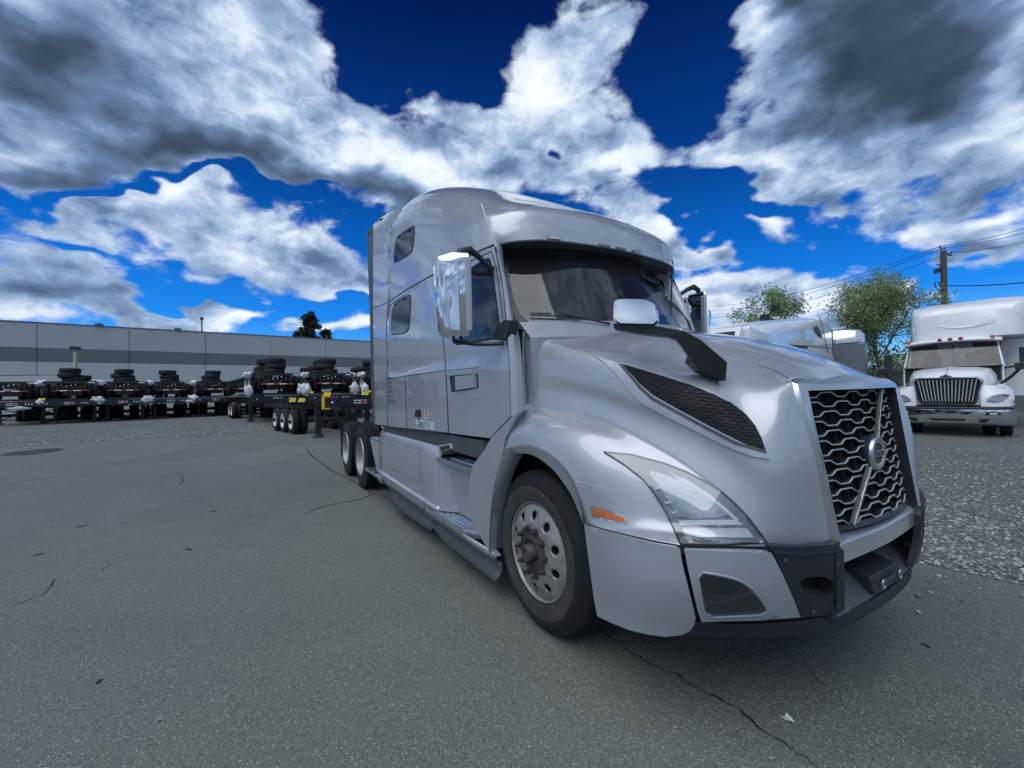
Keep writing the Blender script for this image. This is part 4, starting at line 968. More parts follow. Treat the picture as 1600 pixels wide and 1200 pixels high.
def wheel_dual(parent, x, z, sg):
    root = bpy.data.objects.new('drive_wheel', None); COL.objects.link(root); root.parent = parent; root.location = (x, sg*1.22, z)
    tread_tyre(root, 0, sg); tread_tyre(root, -.33, sg)
    MB().lathe([(.300, .004), (.306, -.006), (.292, .006), (.288, -.02), (.282, -.10), (.262, -.15), (.20, -.165), (.13, -.165), (.13, -.12), (.10, -.08), (.0, -.08)], (0, 0, 0), 'y', 64, sg).build('rim', mat('dull_drive_rim', (.40, .41, .41), .5, .7, dust=.3), root, smooth=40)
    for k in range(10):
        a = 2*math.pi*k/10; c = Vector((.165*math.cos(a), 0, .165*math.sin(a))); MB().cyl(c+Vector((0, -sg*.165, 0)), c+Vector((0, -sg*.13, 0)), .017, 8).build('lug_nut', M_HUB, root)
    return root
for sg in (-1, 1):
    wheel_front(TR, 0, sg*1.125, .5, sg)
    wheel_dual(TR, -4.984, .502, sg); wheel_dual(TR, -6.304, .502, sg)
    MB().bb((-6.98, sg*1.20-.3*(sg > 0), .28), (-6.96, sg*1.20+.3*(sg < 0), 1.05)).build('mud_flap', M_TYRE, TR)
# ---- mirrors
def door_mirror(parent):
    mr_ = MB()
    # outline in the plane facing forward, widths along y
    o = [(-1.355+(y_+1.285)*.82, z_) for y_, z_ in [(-1.285, 1.925), (-1.285, 2.44), (-1.30, 2.47), (-1.42, 2.475), (-1.50, 2.455), (-1.525, 2.41), (-1.515, 2.2), (-1.49, 1.95), (-1.465, 1.905), (-1.40, 1.895), (-1.30, 1.90)]]
    a = [Vector((-.42 - .09*max(0, (-y-1.40)/.12), y, z)) for y, z in o]; m_ = [Vector((-.47-.06*max(0, (-y-1.40)/.12), y*1.006, z)) for y, z in o]; b = [Vector((-.60, y, z)) for y, z in o]
    c = Vector((-.405, -1.38, 2.2)); ai = [p.lerp(Vector((-.405, c.y, c.z+(p.z-c.z)*.4)), .12)+Vector((.012, 0, 0)) for p in a]
    mr_.grid([b+[b[0]], m_+[m_[0]], a+[a[0]], ai+[ai[0]]]); mr_.add(ai, [tuple(range(len(ai)))]); mr_.add([p for p in b], [tuple(reversed(range(len(b))))])
    body = mr_.build('door_mirror', M_CHROME, parent, smooth=35)
    MB().prism([(-.452, -1.39, 1.92), (-.452, -1.39, 2.45), (-.452, -1.345, 2.42), (-.452, -1.345, 1.93)], (.05, 0, 0)).build('mirror_inner_shell', M_SIL, body, bev=.012)
    MB().prism([(-.424, -1.44, 1.93), (-.422, -1.44, 2.30), (-.43, -1.49, 2.26), (-.44, -1.485, 2.12), (-.446, -1.50, 2.06), (-.446, -1.50, 1.94)], (.006, 0, 0)).build('mirror_notch', M_CHROME, body)
    MB().prism([(-.602, -1.30, 1.94), (-.602, -1.30, 2.44), (-.602, -1.49, 2.43), (-.602, -1.47, 1.94)], (-.004, 0, 0)).build('mirror_glass', M_CHROME, body)
    MB().tube([(-.50, -1.40, 2.45), (-.50, -1.39, 2.50), (-.50, -1.31, 2.525), (-.52, -1.24, 2.50), (-.54, -1.17, 2.46), (-.56, -1.09, 2.42)], [.02, .026, .028, .022, .02, .03], 10).build('upper_arm', M_TRIM, body)
    MB().tube([(-.60, -1.30, 2.40), (-.60, -1.2, 2.40), (-.56, -1.10, 2.40)], .022, 8).build('upper_arm_brace', M_TRIM, body)
    MB().tube([(-.50, -1.40, 1.91), (-.50, -1.39, 1.865), (-.49, -1.32, 1.85), (-.45, -1.24, 1.845), (-.36, -1.13, 1.845)], .014, 8).build('lower_arm', M_TRIM, body)
    MB().tube([(-.54, -1.44, 1.91), (-.54, -1.43, 1.87), (-.52, -1.34, 1.855), (-.48, -1.27, 1.85)], .012, 8).build('lower_arm_brace', M_TRIM, body)
    MB().prism([(-.44, -1.19, 1.88), (-.30, -1.16, 1.87), (-.28, -1.13, 2.0), (-.34, -1.14, 2.01), (-.42, -1.16, 1.975)], (0, .09, 0)).build('arm_bracket', M_TRIM, body, bev=.01)
    return body
dmn = door_mirror(TR); mirror_obj(dmn, .91)
def hood_mirror(parent):
    arm_px = [(957.5, 506, -1.02), (960, 514, -1.02), (1000, 521, -.99), (1045, 526, -.95), (1057, 530, -.94), (1065, 540, -.92), (1082, 565, -.86), (1098, 581, -.81), (1134, 595, -.76), (1136, 566, -.76), (1095, 531, -.86), (1070, 517.5, -.92), (1030, 510, -.97), (975, 505, -1.01)]
    pts = [P(a, b, Y=y) for a, b, y in arm_px]
    # split into two prisms so that the bent arm is well formed
    mb = MB(); A = [pts[i] for i in (0, 1, 2, 3, 11, 12, 13)]; mb.prism(A, (-.05, .07, 0))
    B = [pts[i] for i in (3, 4, 5, 6, 10, 11)]; mb.prism(B, (-.05, .06, .0)); C_ = [pts[i] for i in (6, 7, 8, 9, 10)]; mb.prism(C_, (-.08, .05, 0))
    arm = mb.build('hood_mirror', M_TRIM, parent, smooth=30)
    q = rounded([(957.5, 507), (957.5, 473), (963, 468), (985, 467), (1010, 468), (1022, 473), (1028, 484), (1031, 509), (1000, 508)], 1)
    f = [P(a, b, Y=-1.03+.06*(a-957)/74) for a, b in q]; c = sum(f, Vector())/len(f)
    b1 = [p+Vector((-.05, .05, 0)) for p in f]; f2 = [c+(p-c)*.93+Vector((.012, -.018, .0)) for p in f]
    mb = MB(); mb.grid([b1+[b1[0]], f+[f[0]], f2+[f2[0]]]); mb.add(f2, [tuple(range(len(f2)))])
    mb.build('mirror_head', M_CHROME, arm, smooth=25)
    return arm
hm = hood_mirror(TR)
# small antenna at the roof
MB().tube([P(686, 386, Y=-1.17), P(694, 396, Y=-1.17)], .004, 6).build('antenna_stub', M_CHROME, TR)
# roof lip line seen along the top
# ================================================================== GROUND
def asphalt_mat():
    t = NT('asphalt'); p = t.pos()
    big = t.noise(p, .22, 6, .6, .6); mid_ = t.noise(p, 1.3, 6, .6); fine = t.noise(p, 38, 5, .7)
    c = t.ramp(big, (.34, (.086, .099, .088)), (.5, (.124, .137, .120)), (.66, (.168, .178, .153)))
    c = t.mix(t.mr(mid_, .35, .7, 0, .35), c, (.086, .102, .098))
    c = t.mix(t.mr(t.noise(p, .55, 5, .6, 1.2), .56, .72, 0, .5, True), c, (.175, .185, .165))
    c = t.mix(t.mr(fine, .35, .7, 0, .55), c, (.062, .074, .070))
    v = t.n('ShaderNodeTexVoronoi', {'Vector': p, 'Scale': 95.}); rnd = t.n('ShaderNodeSeparateColor', {0: v.outputs['Color']}).outputs[0]
    chip = t.m('MULTIPLY', t.mr(v.outputs['Distance'], .42, .25, 0, 1), t.mr(rnd, .75, .82, 0, 1))
    c = t.mix(t.m('MULTIPLY', chip, .8), c, (.48, .49, .45))
    v2 = t.n('ShaderNodeTexVoronoi', {'Vector': p, 'Scale': 210.}); r2 = t.n('ShaderNodeSeparateColor', {0: v2.outputs['Color']}).outputs[1]
    c = t.mix(t.mr(r2, .3, 1, 0, .5), c, (.24, .25, .235))
    c = t.mix(t.mr(r2, .25, 0, 0, .6), c, (.022, .024, .026))
    # oil drips and tyre-darkened patches
    c = t.mix(t.mr(t.noise(p, .9, 3, .5, .4), .66, .76, 0, .35, True), c, (.055, .065, .065))
    h = t.m('ADD', t.m('MULTIPLY', t.mr(v.outputs['Distance'], 0, .6, 1, 0), .6), t.m('MULTIPLY', fine, .8))
    return t.out(t.n('ShaderNodeBsdfPrincipled', {'Base Color': c, 'Roughness': t.mr(mid_, .3, .7, .68, .85), 'Specular IOR Level': .5, 'Normal': t.bump(h, .55, .006)}).outputs[0])
def gravel_mat():
    t = NT('gravel'); p = t.pos()
    v = t.n('ShaderNodeTexVoronoi', {'Vector': p, 'Scale': 42., 'Randomness': 1.}); rc = t.n('ShaderNodeSeparateColor', {0: v.outputs['Color']}).outputs[0]
    c = t.ramp(rc, (0, (.10, .115, .115)), (.5, (.23, .25, .24)), (1, (.44, .46, .43)))
    c = t.mix(t.mr(t.noise(p, .5, 5), .4, .7, 0, .4), c, (.10, .105, .10))
    c = t.mix(t.mr(v.outputs['Distance'], .35, .6, 0, .7), c, (.045, .05, .05))
    h = t.mr(v.outputs['Distance'], 0, .6, 1, 0)
    return t.out(t.n('ShaderNodeBsdfPrincipled', {'Base Color': c, 'Roughness': .85, 'Normal': t.bump(h, 1, .02)}).outputs[0])
M_ASP, M_GRV = asphalt_mat(), gravel_mat()
def coords(a, b, n, far): return [-far]+list(np.linspace(a, b, n))+[far]
xs = [-1600, -600, -200, -90]+[-60+1.5*i for i in range(41)]+[3, 8, 20, 60, 200, 600, 1600]; ys = [-1600, -400, -100, -40, -20, -10, 0, 10, 20, 40, 100, 400, 1600]
MB().grid([[Vector((x, y, ground_z(x, y))) for y in ys] for x in xs]).build('asphalt_lot', M_ASP, None, smooth=60)['kind'] = 'structure'
def ragged_sheet(name, m_, x0, x1, y0, y1, nx, ny, edge, dz=.004, amp=.12):
    rows_ = []
    for i in range(nx+1):
        r = []
        for j in range(ny+1):
            x = x0+(x1-x0)*i/nx; y = y0+(y1-y0)*j/ny
            if edge == 'x1' and i == nx: x += rng.normal(0, amp)
            if edge == 'y0' and j == 0: y += rng.normal(0, amp)
            if edge == 'x1' and j == ny: y += rng.normal(0, amp)
            r.append(Vector((x, y, ground_z(x, y)+dz)))
        rows_.append(r)
    o = MB().grid(rows_).build(name, m_, None, smooth=60); o['kind'] = 'structure'; return o
ragged_sheet('gravel_strip', M_GRV, -62, -19.2, -70, -2.4, 44, 120, 'x1')
def y_edge(x): return 2.16+.20*(x-1.1)
rows_ = []
for i in range(161):
    x = -12+i*.45; y0 = y_edge(x)+rng.normal(0, .05); rows_.append([Vector((x, y0+(60-y0)*(k/12)**2, ground_z(x)+.004)) for k in range(13)])
MB().grid(rows_).build('gravel_yard', M_GRV, None)['kind'] = 'structure'
# loose stones
def stones(name, n, fpos, s0, s1, m_):
    base = []
    for k in range(5):
        bm = bmesh.new(); bmesh.ops.create_icosphere(bm, subdivisions=1, radius=1); 
        base.append(([np.array(v.co)*(1+rng.uniform(-.28, .28)) for v in bm.verts], [tuple(v.index for v in f.verts) for f in bm.faces])); bm.free()
    vs = []; fs = []; o = 0
    for i in range(n):
        x, y = fpos(); s = rng.uniform(s0, s1); b = base[rng.integers(5)]; a = rng.uniform(0, 6.28); c, sn = math.cos(a), math.sin(a); sc_ = rng.uniform(.7, 1.4, 3)
        V = np.array(b[0])*sc_*s; V = np.c_[V[:, 0]*c-V[:, 1]*sn, V[:, 0]*sn+V[:, 1]*c, V[:, 2]*.6+ground_z(x)+s*.25+.004]+np.array((x, y, 0))
        vs.append(V); fs += [tuple(j+o for j in f) for f in b[1]]; o += len(V)
    me = bpy.data.meshes.new(name); me.from_pydata([tuple(v) for v in np.concatenate(vs)], [], fs); me.materials.append(m_)
    ob = bpy.data.objects.new(name, me); COL.objects.link(ob); ob['kind'] = 'stuff'; return ob
def stone_mat():
    t = NT('loose_stone'); g = t.n('ShaderNodeNewGeometry'); r = g.outputs['Random Per Island']
    c = t.ramp(r, (0, (.11, .125, .125)), (.5, (.24, .26, .25)), (1, (.46, .48, .45)))
    return t.out(t.n('ShaderNodeBsdfPrincipled', {'Base Color': c, 'Roughness': .85}).outputs[0])
M_STONE = stone_mat()
def fp_r():
    while True:
        d = 2.2+rng.exponential(3.2); a = rng.uniform(-.2, 1.25); x = 1.0+d*math.cos(a+.9); y = -2.6+4.6+d*math.sin(a+.9)*.9
        x = rng.uniform(-1.5, 7); y = y_edge(x)+abs(rng.exponential(3.0))-.06
        return x, y
stones('loose_gravel', 20000, fp_r, .008, .020, M_STONE)
stones('loose_gravel_strip', 2500, lambda: (-19.2-abs(rng.exponential(3)), rng.uniform(-14, -2.3)), .012, .028, M_STONE)
def grit():
    x = CAM[0]+rng.normal(0, 2.6)-1.0; y = CAM[1]+rng.normal(0, 2.6)+.5
    return x, y
stones('loose_grit', 2600, grit, .0018, .0045, M_STONE)
stones('edge_stones', 420, lambda: (lambda x: (x, y_edge(x)-abs(rng.exponential(.35))))(rng.uniform(-1, 7)), .006, .016, M_STONE)
# cracks, painted line, patch
M_CRACK = mat('open_crack', (.012, .013, .014), .9)
def crack(pts, w=.012):
    g = [P(a, b, Z=0) for a, b in pts]; g = [Vector((v.x, v.y, ground_z(v.x)+.0035)) for v in g]; out = []
    for a, b in zip(g[:-1], g[1:]):
        n = max(2, int((b-a).length/.035))
        for k in range(n): out.append(a.lerp(b, k/n)+Vector((rng.normal(0, .010), rng.normal(0, .010), 0)))
    out.append(g[-1]); rows_ = []
    for i, p in enumerate(out):
        t = (out[min(i+1, len(out)-1)]-out[max(i-1, 0)]).normalized(); s_ = Vector((-t.y, t.x, 0))*w*.5*rng.uniform(.25, 1.25)*min(1, .25+min(i, len(out)-1-i)*.2); rows_.append([p-s_, p+s_])
    MB().grid(rows_).build('pavement_crack', M_CRACK, None, smooth=0)['kind'] = 'structure'
crack([(925, 965), (945, 990), (990, 1022), (1025, 1040), (1080, 1070), (1110, 1087), (1150, 1107), (1190, 1140), (1225, 1165), (1280, 1202)], .013)
crack([(1196, 996), (1240, 1030), (1280, 1065), (1320, 1100), (1356, 1126)], .004)
crack([(1110, 1087), (1128, 1068), (1150, 1055)], .003)
crack([(478, 700), (487, 712), (520, 737), (550, 750), (568, 764), (585, 772), (560, 781), (530, 786), (505, 792), (475, 802)], .028)
crack([(460, 792), (430, 798), (400, 806), (372, 811)], .012)
crack([(7, 950), (40, 940), (65, 930), (80, 916), (88, 902)], .010)
crack([(268, 738), (284, 742), (286, 750), (280, 760)], .014)
crack([(140, 905), (175, 880), (240, 862), (300, 850)], .005)
M_PLINE = mat('worn_white_line_paint', (.55, .56, .55), .7, var=.3, sc=6)
a, b = P(-60, 709.5, Z=.06), P(38, 706.5, Z=.06); w_ = (b-a).normalized().cross(Vector((0, 0, 1)))*.06
tag(MB().add([(v.x, v.y, ground_z(v.x)+.006) for v in (a-w_, b-w_, b+w_, a+w_)], [(0, 1, 2, 3)]).build('parking_line', M_PLINE, None), kind='structure')
c = P(52, 696, Z=.2); ang = [2*math.pi*i/20 for i in range(20)]
M_PATCH = mat('tar_patch', (.03, .032, .033), .7)
tag(MB().add([(c.x+math.cos(t)*.85*(1+.1*math.sin(3*t)), c.y+math.sin(t)*.62, ground_z(c.x+math.cos(t)*.85)+.012) for t in ang], [tuple(range(20))]).build('tar_patch', M_PATCH, None), kind='structure')
for px, py, l in ((295, 858, .05), (127, 822, .06), (333, 799, .05), (60, 866, .05), (155, 1064, .03), (1447, 1008, .03)):
    c = P(px, py, Z=.004); a_ = rng.uniform(0, 3); n = 9
    tag(MB().add([(c.x+l*math.cos(t)*rng.uniform(.6, 1.1)*math.cos(a_)-l*.35*math.sin(t)*math.sin(a_), c.y+l*math.cos(t)*math.sin(a_)+l*.35*math.sin(t)*math.cos(a_), .004) for t in [2*math.pi*i/n for i in range(n)]], [tuple(range(n))]).build('tar_spot', M_CRACK, None), kind='structure')
# crushed paper scrap on the ground near the crack
c = P(1230, 1120, Z=.01); mb = MB()
for k in range(5): mb.add([(c.x+rng.normal(0, .014), c.y+rng.normal(0, .014), .006+rng.uniform(0, .012)) for _ in range(3)], [(0, 1, 2)])
tag(mb.build('paper_scrap', M_LABEL, None, smooth=0, fix=False), 'tiny scrap of torn white paper lying beside the long pavement crack', 'paper scrap')
# ================================================================== WAREHOUSE
A0, B0 = P(0, 501.5, Z=10.4), P(577, 534, Z=10.4)
wd = Vector((B0.x-A0.x, B0.y-A0.y, 0)).normalized(); wn = Vector((wd.y, -wd.x, 0))
if wn.dot(Vector(CAM)-A0) < 0: wn = -wn
def on_wall(px, py):
    q = Vector(ray(px, py)); t = (A0-Vector(CAM)).dot(wn)/q.dot(wn); return Vector(CAM)+q*t
WH = thing('warehouse', 'long low grey tilt-up concrete warehouse with a darker horizontal band behind the trailers', 'warehouse', (A0.x, A0.y, .25)); WB = Vector((A0.x, A0.y, .25))
seams = [on_wall(x, y) for x, y in ((58, 545), (198, 545), (317, 550), (418, 550), (508, 540))]
us = [(s-A0).dot(wd) for s in seams]; print('warehouse seams', us)
pitch = (us[-1]-us[0])/4; zt_ = 10.4; zs1 = on_wall(150, 541+.034*150).z; zs0 = on_wall(150, 563.8+.022*150).z; print('band', zs0, zs1)
us = [us[0]+pitch*k for k in range(-5, 10)]
M_W1 = mat('warehouse_grey_paint', (.36, .40, .42), .8, sc=.3, var=.05, bump=.1, bsc=8); M_W2 = mat('warehouse_band_paint', (.13, .155, .165), .8, sc=.3, var=.06); M_W3 = mat('warehouse_pale_paint', (.42, .47, .48), .8, sc=.3, var=.05); M_CAP = mat('metal_parapet_cap', (.10, .13, .2), .4, .3)
rot = Matrix.Rotation(math.atan2(wd.y, wd.x), 3, 'Z')
me_cache = {}
for a, b in zip(us[:-1], us[1:]):
    cpt = A0+wd*(a+b)/2; loc = Vector((cpt.x, cpt.y, 0))-WB
    o0 = None
    if 'p' not in me_cache:
        w = (b-a)-.05
        me_cache['p'] = MB().box((0, 0, (zt_+.35)/2), (w, .24, zt_-.35)).mesh('wall_panel', 0); me_cache['p'].materials.append(M_W1)
        me_cache['b'] = MB().box((0, -.0, (zs0+zs1)/2), (w, .26, zs1-zs0)).mesh('painted_band', 0); me_cache['b'].materials.append(M_W2)
        me_cache['l'] = MB().box((0, -.0, (zs0-.004+.3)/2), (w, .26, zs0-.004-.3)).mesh('lower_paint', 0); me_cache['l'].materials.append(M_W3)
        me_cache['c'] = MB().box((0, 0, zt_+.05), (b-a-.02, .34, .12)).mesh('parapet_cap', 0); me_cache['c'].materials.append(M_CAP)
    r = bpy.data.objects.new('wall_panel', me_cache['p']); COL.objects.link(r); r.parent = WH; r.location = loc; r.rotation_euler = (0, 0, math.atan2(wd.y, wd.x))
    for k, nm_ in (('b', 'painted_band'), ('l', 'lower_paint'), ('c', 'parapet_cap')):
        o = bpy.data.objects.new(nm_, me_cache[k]); COL.objects.link(o); o.parent = r
ln = us[-1]-us[0]; cpt = A0+wd*(us[0]+us[-1])/2-wn*20.3-WB
o = MB().box((0, 0, 5.1), (ln, 40, 10), None).build('building_core', mat('joint_shadow_concrete', (.09, .095, .10), .9), WH); o.location = Vector((cpt.x, cpt.y, 0)); o.rotation_euler = (0, 0, math.atan2(wd.y, wd.x))
for px in (155, 278): q = on_wall(px, 500); bx = MB().bb((-.4, -.3, 0), (.4, .3, .25)).build('roof_vent', M_CAP, WH); bx.location = Vector((q.x, q.y, zt_+.1))-WB
q = on_wall(320, 505)-wn*6
an = thing('roof_mast', 'thin grey mast standing on the warehouse roof', 'mast', (q.x, q.y, zt_)); MB().cyl((0, 0, -.3), (0, 0, 2.6), .09, 8).build('pole', M_GRAYP, an); MB().bb((-.2, -.2, 2.6), (.2, .2, 2.95)).build('mast_head', M_GRAYP, an)
# ================================================================== TREES
def leaf_mat(name, a, b):
    t = NT(name); r = t.n('ShaderNodeNewGeometry').outputs['Random Per Island']; c = t.ramp(r, (0, a), (1, b))
    d = t.n('ShaderNodeBsdfDiffuse', {'Color': c}).outputs[0]; tr = t.n('ShaderNodeBsdfTranslucent', {'Color': c}).outputs[0]; g = t.n('ShaderNodeBsdfGlossy', {'Roughness': .45, 'Color': (.8, .8, .8, 1)}).outputs[0]
    m1 = t.n('ShaderNodeMixShader', {0: .35, 1: d, 2: tr}).outputs[0]
    return t.out(t.n('ShaderNodeMixShader', {0: .06, 1: m1, 2: g}).outputs[0])
M_LEAF = leaf_mat('pale_green_leaves', (.15, .22, .08), (.40, .48, .24)); M_LEAF2 = leaf_mat('dark_conifer_needles', (.010, .022, .016), (.03, .05, .028)); M_LEAF3 = leaf_mat('hedge_leaves', (.03, .055, .02), (.08, .11, .045))
M_BARK = mat('bark', (.09, .075, .06), .9, bump=.5, bsc=10)
def leafy_tree(name, label, base, H, spread, nleaf, lm=M_LEAF, leaf=.13, seed=1, low=.25, cat='tree', group=None):
    R = np.random.default_rng(seed); t = thing(name, label, cat, base, 0, group); tr = MB(); tips = []
    def br(p, d, L, r, depth):
        pts = [p]; rs = [r]; n = 5
        for i in range(n):
            d = (d+Vector(R.normal(0, .16, 3))+Vector((0, 0, .05))).normalized(); p = p+d*L/n; pts.append(p); rs.append(r*(1-.55*(i+1)/n))
            if depth >= 1: tips.append((p, .35+.25*depth/3))
        tr.tube(pts, rs, 6 if depth < 2 else 4)
        if depth < 4:
            for k in range(3 if depth else 7):
                i = R.integers(2 if depth else 1, n+1); a = R.uniform(0, 6.28); v = Vector((math.cos(a), math.sin(a), R.uniform(.05, .9)))
                br(pts[i], (d*.45+v*Vector((spread, spread, 1))*.8).normalized(), L*R.uniform(.48, .72), rs[i]*.62, depth+1)
    br(Vector((0, 0, 0)), Vector((0, 0, 1)), H*.5, H*.022, 0)
    tr.build('trunk', M_BARK, t, smooth=60)
    vs = []; fs = []; T = len(tips); mx_ = max(tp[0].z for tp in tips); k = 0
    for i in range(nleaf):
        p, s = tips[R.integers(T)]
        c = np.array(p)+R.normal(0, s*.42, 3)
        if c[2] < H*low*R.uniform(.6, 1.2): continue
        u = R.normal(0, 1, 3); u /= np.linalg.norm(u); w = np.cross(u, R.normal(0, 1, 3)); w /= np.linalg.norm(w)+1e-6; l = leaf*R.uniform(.6, 1.3)
        vs += [c-u*l*.5, c+w*l*.3, c+u*l*.5, c-w*l*.3]; fs.append((k, k+1, k+2, k+3)); k += 4
    me = bpy.data.meshes.new('crown'); me.from_pydata([tuple(v) for v in vs], [], fs); me.materials.append(lm); o = bpy.data.objects.new('crown', me); COL.objects.link(o); o.parent = t
    return t
def gpt(px, dep): v = D(px, 600, dep); return Vector((v.x, v.y, ground_z(v.x)))
leafy_tree('street_tree', 'tall airy pale green tree left of the wooden utility pole behind the white day cab', gpt(1416, 25), 8.2, .8, 24000, seed=8, leaf=.14, low=.05)
leafy_tree('street_tree', 'pale green tree rising behind the white sleeper cab roof and the sign', gpt(1184, 32), 9.3, 1.4, 17000, seed=11, leaf=.17, low=.3)
leafy_tree('street_tree', 'thin branching green tree spreading right behind the sleeper cab roof', gpt(1252, 36), 8.8, 1.7, 12000, seed=17, leaf=.17, low=.3)
leafy_tree('street_tree', 'small leafy tree just right of the utility pole above the white cab fairing', gpt(1497, 31), 7.4, 1.0, 9000, seed=23, leaf=.16, low=.3)
leafy_tree('street_tree', 'dark low tree showing above the white cab roof fairing', gpt(1560, 38), 7.6, 1.6, 9000, lm=M_LEAF3, seed=29, leaf=.2, low=.3)
def conifer(label, base, H, W_, seed, n=9000):
    R = np.random.default_rng(seed); t = thing('conifer_tree', label, 'tree', base)
    MB().cyl((0, 0, 0), (0, 0, H*.97), .3, 8, .04).build('trunk', M_BARK, t); vs = []; fs = []; k = 0; lobes = [(R.uniform(.12, .95), R.uniform(0, 6.28), R.uniform(.6, 1.25)) for _ in range(60)]
    for i in range(n):
        h, a, s = lobes[R.integers(60)]; rad = W_*(1-h)**.7*s*R.uniform(.1, 1); c = np.array((math.cos(a)*rad, math.sin(a)*rad, H*h-rad*.12))+R.normal(0, .34, 3)
        u = R.normal(0, 1, 3); u /= np.linalg.norm(u); w = np.cross(u, R.normal(0, 1, 3)); w /= np.linalg.norm(w); l = R.uniform(.25, .5)
        vs += [c-u*l, c+w*l*.35, c+u*l, c-w*l*.35]; fs.append((k, k+1, k+2, k+3)); k += 4
    me = bpy.data.meshes.new('crown'); me.from_pydata([tuple(v) for v in vs], [], fs); me.materials.append(M_LEAF2); o = bpy.data.objects.new('crown', me); COL.objects.link(o); o.parent = t
def topz(px, py, dep): return D(px, py, dep).z
conifer('tall dark conifer rising behind the warehouse roof', gpt(484, 110), topz(484, 484, 110), 8.5, 3, 16000)
conifer('shorter dark conifer to the right of the tall one behind the warehouse', gpt(510, 112), topz(510, 508, 112), 6.2, 4, 9000)
conifer('low dark conifer to the left of the tall one behind the warehouse', gpt(466, 112), topz(466, 515, 112), 6.0, 6, 7000)
# far hedge that closes the yard
hv = []; hf = []; k = 0
for i in range(26000):
    x = rng.uniform(-75, 60); y = 62+rng.normal(0, 2)+.15*x; z = abs(rng.normal(0, 1.9))*(1+.4*math.sin(x*.31)+.25*math.sin(x*.9)); u = rng.normal(0, 1, 3); u /= np.linalg.norm(u); w = np.cross(u, rng.normal(0, 1, 3)); w /= np.linalg.norm(w); c = np.array((x, y, z+.2)); l = .35
    hv += [c-u*l, c+w*l*.5, c+u*l, c-w*l*.5]; hf.append((k, k+1, k+2, k+3)); k += 4
me = bpy.data.meshes.new('hedge'); me.from_pydata([tuple(v) for v in hv], [], hf); me.materials.append(M_LEAF3); o = bpy.data.objects.new('far_hedge', me); COL.objects.link(o); tag(o, kind='stuff')
# ================================================================== POLE, WIRES, FENCE, SIGN
pb = gpt(1477, 27); ptop = D(1474, 392, 27)
UP = thing('utility_pole', 'weathered wooden utility pole with crossarms behind the white day cab', 'utility pole', pb); M_POLE = mat('weathered_pole_wood', (.085, .085, .072), .9, bump=.5, bsc=14, var=.2)
hgt = ptop.z-pb.z
MB().cyl((0, 0, 0), (ptop.x-pb.x, ptop.y-pb.y, hgt), .19, 14, .15).build('pole', M_POLE, UP, smooth=60)
tx = Vector((ptop.x-pb.x, ptop.y-pb.y, 0)); dr = Vector((CR[0], CR[1], 0)).normalized()
MB().cyl(tx+dr*-.05+Vector((0, 0, hgt-.15)), tx+dr*.5+Vector((0, 0, hgt-.3)), .05, 8).build('crossarm', M_POLE, UP)
MB().cyl(tx-dr*.45+Vector((0, 0, hgt-.85)), tx+Vector((0, 0, hgt-1.0)), .045, 8).build('crossarm', M_POLE, UP)
MB().tube([tx-dr*.05+Vector((0, 0, hgt-.1)), tx-dr*.18+Vector((0, 0, hgt+.2))], .03, 6).build('pin', M_TRIM, UP)
for dx, dz in ((-.18, .24), (.08, .16), (.5, -.16)): MB().lathe([(0, .09), (.05, .07), (.07, .02), (.04, -.03), (0, -.04)], tx+dr*dx+Vector((0, 0, hgt+dz)), 'z', 10).build('insulator', M_TRIM, UP)
MB().tube([tx-dr*.02+Vector((0, 0, hgt-2.9)), tx-dr*.35+Vector((0, 0, hgt-2.0)), tx-dr*.62+Vector((0, 0, hgt-1.95)), tx-dr*.58+Vector((0, 0, hgt-2.3)), tx-dr*.35+Vector((0, 0, hgt-2.55))], .03, 6).build('conduit_bracket', M_TRIM, UP)
for k in range(3):
    c = tx-dr*(.25+.17*k)+Vector((0, 0, hgt-1.05-.06*k)); MB().cyl(c, c+Vector((0, 0, -.28)), .06, 8).build('cutout_fuse', M_TRIM, UP)
M_WIRE = mat('wire', (.015, .016, .018), .6)
def wire(a, b, sag, r, label):
    pts = []
    for i in range(25):
        t = i/24; p = a.lerp(b, t); p.z -= sag*4*t*(1-t); pts.append(p)
    tag(MB().tube(pts, r, 5).build('overhead_wire', M_WIRE, None), label, 'wire', 'overhead power and phone wires')
ins_ = [ptop+dr*-.18+Vector((0, 0, .3)), ptop+dr*.08+Vector((0, 0, .2)), ptop+dr*.5+Vector((0, 0, -.1))]
for i, (l1, l2) in enumerate((((1080, 478), (1640, 345)), ((1080, 486), (1640, 352)), ((1080, 497), (1640, 368)))):
    nm = ('topmost', 'middle', 'lowest')[i]
    wire(ins_[i], D(l1[0], l1[1], 62), 1.2, .018, f'{nm} of three thin wires running left from the utility pole top')
    wire(ins_[i], D(l2[0], l2[1], 20), .15, .013, f'{nm} of three thin wires running right from the utility pole top')
wire(ptop+Vector((0, 0, -2.2)), D(1660, 434, 21), .15, .03, 'thick low cable running right from the middle of the utility pole')
wire(ptop+Vector((0, 0, -4.3)), D(1300, 520, 40), .3, .035, 'thick low cable running left behind the airy tree')
wire(ptop+Vector((0, 0, -4.8)), D(1290, 532, 40), .3, .03, 'second low cable running left just under the thick one')
